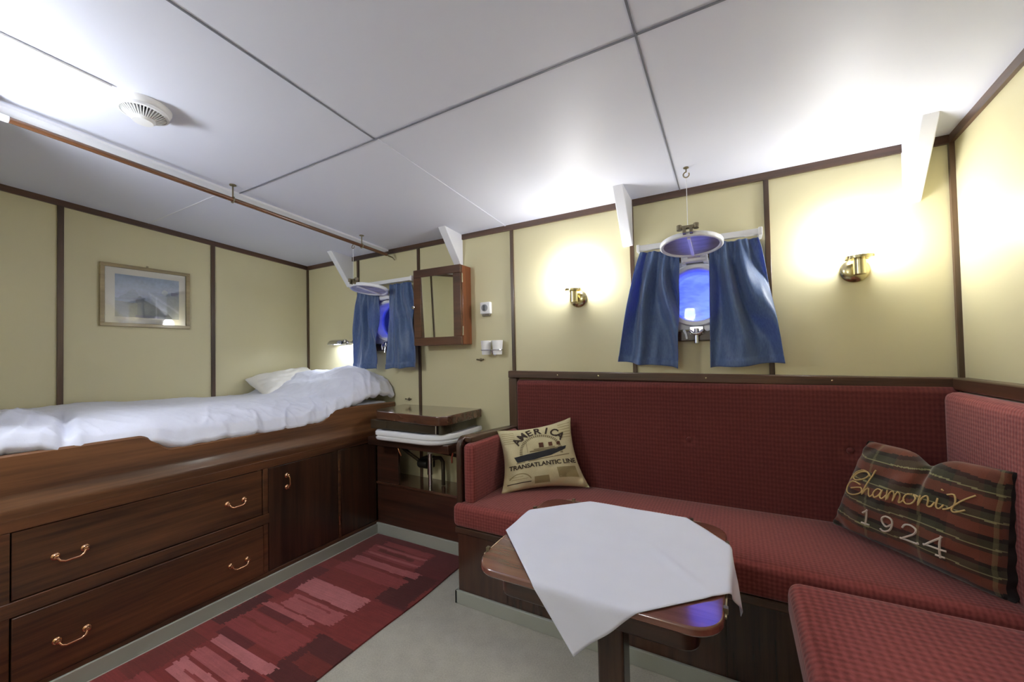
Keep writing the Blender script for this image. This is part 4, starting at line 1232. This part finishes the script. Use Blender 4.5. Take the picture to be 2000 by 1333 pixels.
# ------------------------------------------------------------------ rug
def rug():
    X0, X1, Y0, Y1 = 1.128, 1.922, -3.15, -.243
    NX, NY = 90, 560
    bm = B()
    def f(u, v):
        x = X0 + (X1 - X0) * u; y = Y0 + (Y1 - Y0) * v
        w = .003 * noise.noise(Vector((y * 4, u * 2, 0)))
        x += .004 * noise.noise(Vector((y * 3, 5, u))) + (.006 * sin(y * 7) * sm(.8, 1, u))
        return (x, y, .008 + max(-.002, w) + (.004 * sm(.94, 1, u) * max(0, noise.noise(Vector((y * 2.2, 9, 0))))))
    vs = grid(bm, NX, NY, f)
    edge = [vs[i][0] for i in range(NX + 1)] + [vs[NX][j] for j in range(1, NY + 1)] + [vs[i][NY] for i in range(NX - 1, -1, -1)] + [vs[0][j] for j in range(NY - 1, 0, -1)]
    low = [bm.verts.new((v.co.x, v.co.y, .0005)) for v in edge]
    n = len(edge)
    for k in range(n): bm.faces.new((edge[k], edge[(k + 1) % n], low[(k + 1) % n], low[k]))
    o = obj('woven_rug', bm, 'rug')
    red = hexc(126, 46, 44)[:3]; dk = hexc(84, 32, 32)[:3]; dk2 = hexc(102, 36, 38)[:3]; mid = hexc(142, 60, 60)[:3]; pk = hexc(166, 88, 90)[:3]; lp = hexc(180, 106, 108)[:3]; br = hexc(110, 42, 38)[:3]
    R = [  # x0,x1,y0,y1 (as measured on the floor), colour ; later ones lie on top
        (1.13, 1.93, -.30, -.24, dk2), (1.13, 1.26, -.62, -.30, br), (1.70, 1.93, -.53, -.30, dk2), (1.70, 1.90, -.80, -.52, dk),
        (1.29, 1.68, -.352, -.30, mid), (1.25, 1.70, -.49, -.365, mid), (1.25, 1.77, -.575, -.52, pk), (1.32, 1.62, -.43, -.40, br), (1.28, 1.7, -.39, -.372, pk), (1.28, 1.7, -.47, -.45, pk),
        (1.24, 1.75, -.69, -.60, mid), (1.30, 1.68, -.775, -.715, red), (1.13, 1.25, -.98, -.72, dk2),
        (1.24, 1.75, -.93, -.815, lp), (1.30, 1.69, -1.05, -.955, pk), (1.34, 1.60, -.985, -.972, mid), (1.22, 1.60, -1.095, -1.06, pk),
        (1.70, 1.93, -1.06, -.81, red), (1.70, 1.93, -1.36, -1.10, dk), (1.75, 1.93, -1.27, -1.2, br),
        (1.22, 1.69, -1.27, -1.14, mid), (1.13, 1.22, -1.28, -1.03, dk), (1.23, 1.5, -1.2, -1.185, red),
        (1.29, 1.72, -1.36, -1.31, lp), (1.30, 1.66, -1.44, -1.385, pk), (1.31, 1.70, -1.53, -1.455, lp), (1.4, 1.62, -1.5, -1.485, mid),
        (1.13, 1.28, -1.62, -1.36, br), (1.72, 1.93, -1.62, -1.40, dk2), (1.25, 1.75, -1.66, -1.57, mid),
        (1.3, 1.7, -1.8, -1.7, pk), (1.7, 1.93, -1.95, -1.7, dk), (1.25, 1.7, -1.95, -1.85, red), (1.3, 1.75, -2.1, -2.0, lp), (1.13, 1.3, -2.2, -1.9, dk2), (1.3, 1.7, -2.3, -2.2, mid), (1.3, 1.7, -2.5, -2.42, pk), (1.6, 1.93, -2.7, -2.45, dk), (1.3, 1.7, -2.8, -2.7, lp)]
    def col(p):
        c = p.center; x, y = c.x, c.y
        jx = .010 * noise.cell(Vector((0, y * 140, 1))) - .005 + .007 * noise.noise(Vector((7, y * 14, 0)))
        jy = .012 * (noise.noise(Vector((x * 6, 3, 0))))
        k = Vector(red)
        n = noise.cell(Vector((floor(x * 4), floor(y * 22), 3)))
        if n > .7: k = Vector(dk2)
        for x0, x1, y0, y1, cc in R:
            if x0 <= x + jx <= x1 and y0 <= y + jy <= y1: k = Vector(cc)
        return k * (1 + .16 * noise.noise(Vector((x * 5, y * 140, 0))) + .1 * noise.noise(Vector((x * 20, y * 20, 4))))
    paint(o, col)
    tag(o, 'long red rug woven with pink and dark bars on the floor beside the bed', 'rug')
rug()

# ------------------------------------------------------------------ out-of-frame lamps: globe by the bed, added rear fill lamp
def globe_lamp(x, y, drop, label, R=.085):
    z = HC(x, y)
    r = thing('globe_lamp', (x, y, z), label, 'lamp')
    bm = B(); lathe(bm, [(.05, 0), (.05, .012), (.012, .024), (.012, drop - R + .01), (.04, drop - R + .012), (.04, drop - R + .03)], (x, y, z), (0, 0, -1), 32); obj('stem', bm, 'brass', r, smooth=True, angle=40)
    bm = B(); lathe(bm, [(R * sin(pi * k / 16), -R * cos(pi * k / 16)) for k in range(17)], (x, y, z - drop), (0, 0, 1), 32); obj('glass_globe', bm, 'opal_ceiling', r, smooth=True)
globe_lamp(1.27, -2.28, .36, 'round glass globe lamp hanging from the ceiling by the bed curtain')
def rear_fill_lamp(x, z, label):  # unseen lamp added to light table and sofa from the front
    r = thing('wall_lamp', (x, YB, z), label, 'lamp', 'brass wall lamps with glass shades')
    bm = B(); lathe(bm, [(.054, 0), (.054, .008), (.046, .018), (.03, .024), (0, .026)], (x, YB, z), (0, 1, 0), 40); obj('backplate', bm, 'brass', r, smooth=True)
    bm = B(); tube(bm, [(x, YB + .02, z), (x, YB + .085, z + .002)], .012, 14); obj('arm', bm, 'brass', r, smooth=True)
    bm = B(); lathe(bm, [(.022, -.03), (.022, .035), (.05, .035), (.05, .047), (.0, .047)], (x, YB + .085, z), (0, 0, 1), 32); obj('holder', bm, 'brass', r, smooth=True, angle=40)
    bm = B(); lathe(bm, [(.04, .048), (.06, .075), (.066, .13), (.055, .2), (.04, .21)], (x, YB + .085, z), (0, 0, 1), 32); obj('glass_shade', bm, 'opal_fill', r, smooth=True)
rear_fill_lamp(2.9, 1.6, 'unseen wall lamp added on the rear bulkhead for frontal fill')

# ------------------------------------------------------------------ dusk outside
w = bpy.data.worlds.new('dusk'); SC.world = w; w.use_nodes = True
nt = w.node_tree; bg = nt.nodes['Background']
tc = nt.nodes.new('ShaderNodeTexCoord'); nz = nt.nodes.new('ShaderNodeTexNoise'); nz.inputs['Scale'].default_value = 3.0; nz.inputs['Detail'].default_value = 5
L(nt, tc.outputs['Generated'], nz.inputs['Vector'])
L(nt, ramp(nt, nz.outputs['Fac'], [(.35, (.045, .07, .85, 1)), (.65, (.09, .15, 1.0, 1))]), bg.inputs['Color'])
bg.inputs['Strength'].default_value = 2.2

# ------------------------------------------------------------------ camera
cam = bpy.data.cameras.new('camera'); co = bpy.data.objects.new('camera', cam); COL.objects.link(co)
f_, pitch, roll, yaw = 779.59, .0222, -.0206, -.5066
cam.sensor_width = 36; cam.sensor_fit = 'HORIZONTAL'; cam.lens = 36 * f_ / 2000
cam.shift_y = (677.41 - 666.5) / 2000; cam.clip_start = .05
c_, s_ = cos(yaw), sin(yaw)
F = Vector((s_, c_, 0)); Rr = Vector((c_, -s_, 0)); U = Vector((0, 0, 1))
F2 = F * cos(pitch) + U * sin(pitch); U2 = U * cos(pitch) - F * sin(pitch)
R3 = Rr * cos(roll) + U2 * sin(roll); U3 = U2 * cos(roll) - Rr * sin(roll)
co.matrix_world = Matrix(((R3.x, U3.x, -F2.x, 3.375), (R3.y, U3.y, -F2.y, -2.2732), (R3.z, U3.z, -F2.z, 1.2536), (0, 0, 0, 1)))
SC.camera = co
SC.view_settings.view_transform = 'Standard'; SC.view_settings.look = 'None'
SC.view_settings.gamma = 1; SC.view_settings.use_curve_mapping = False
SC.view_settings.exposure = 0.95
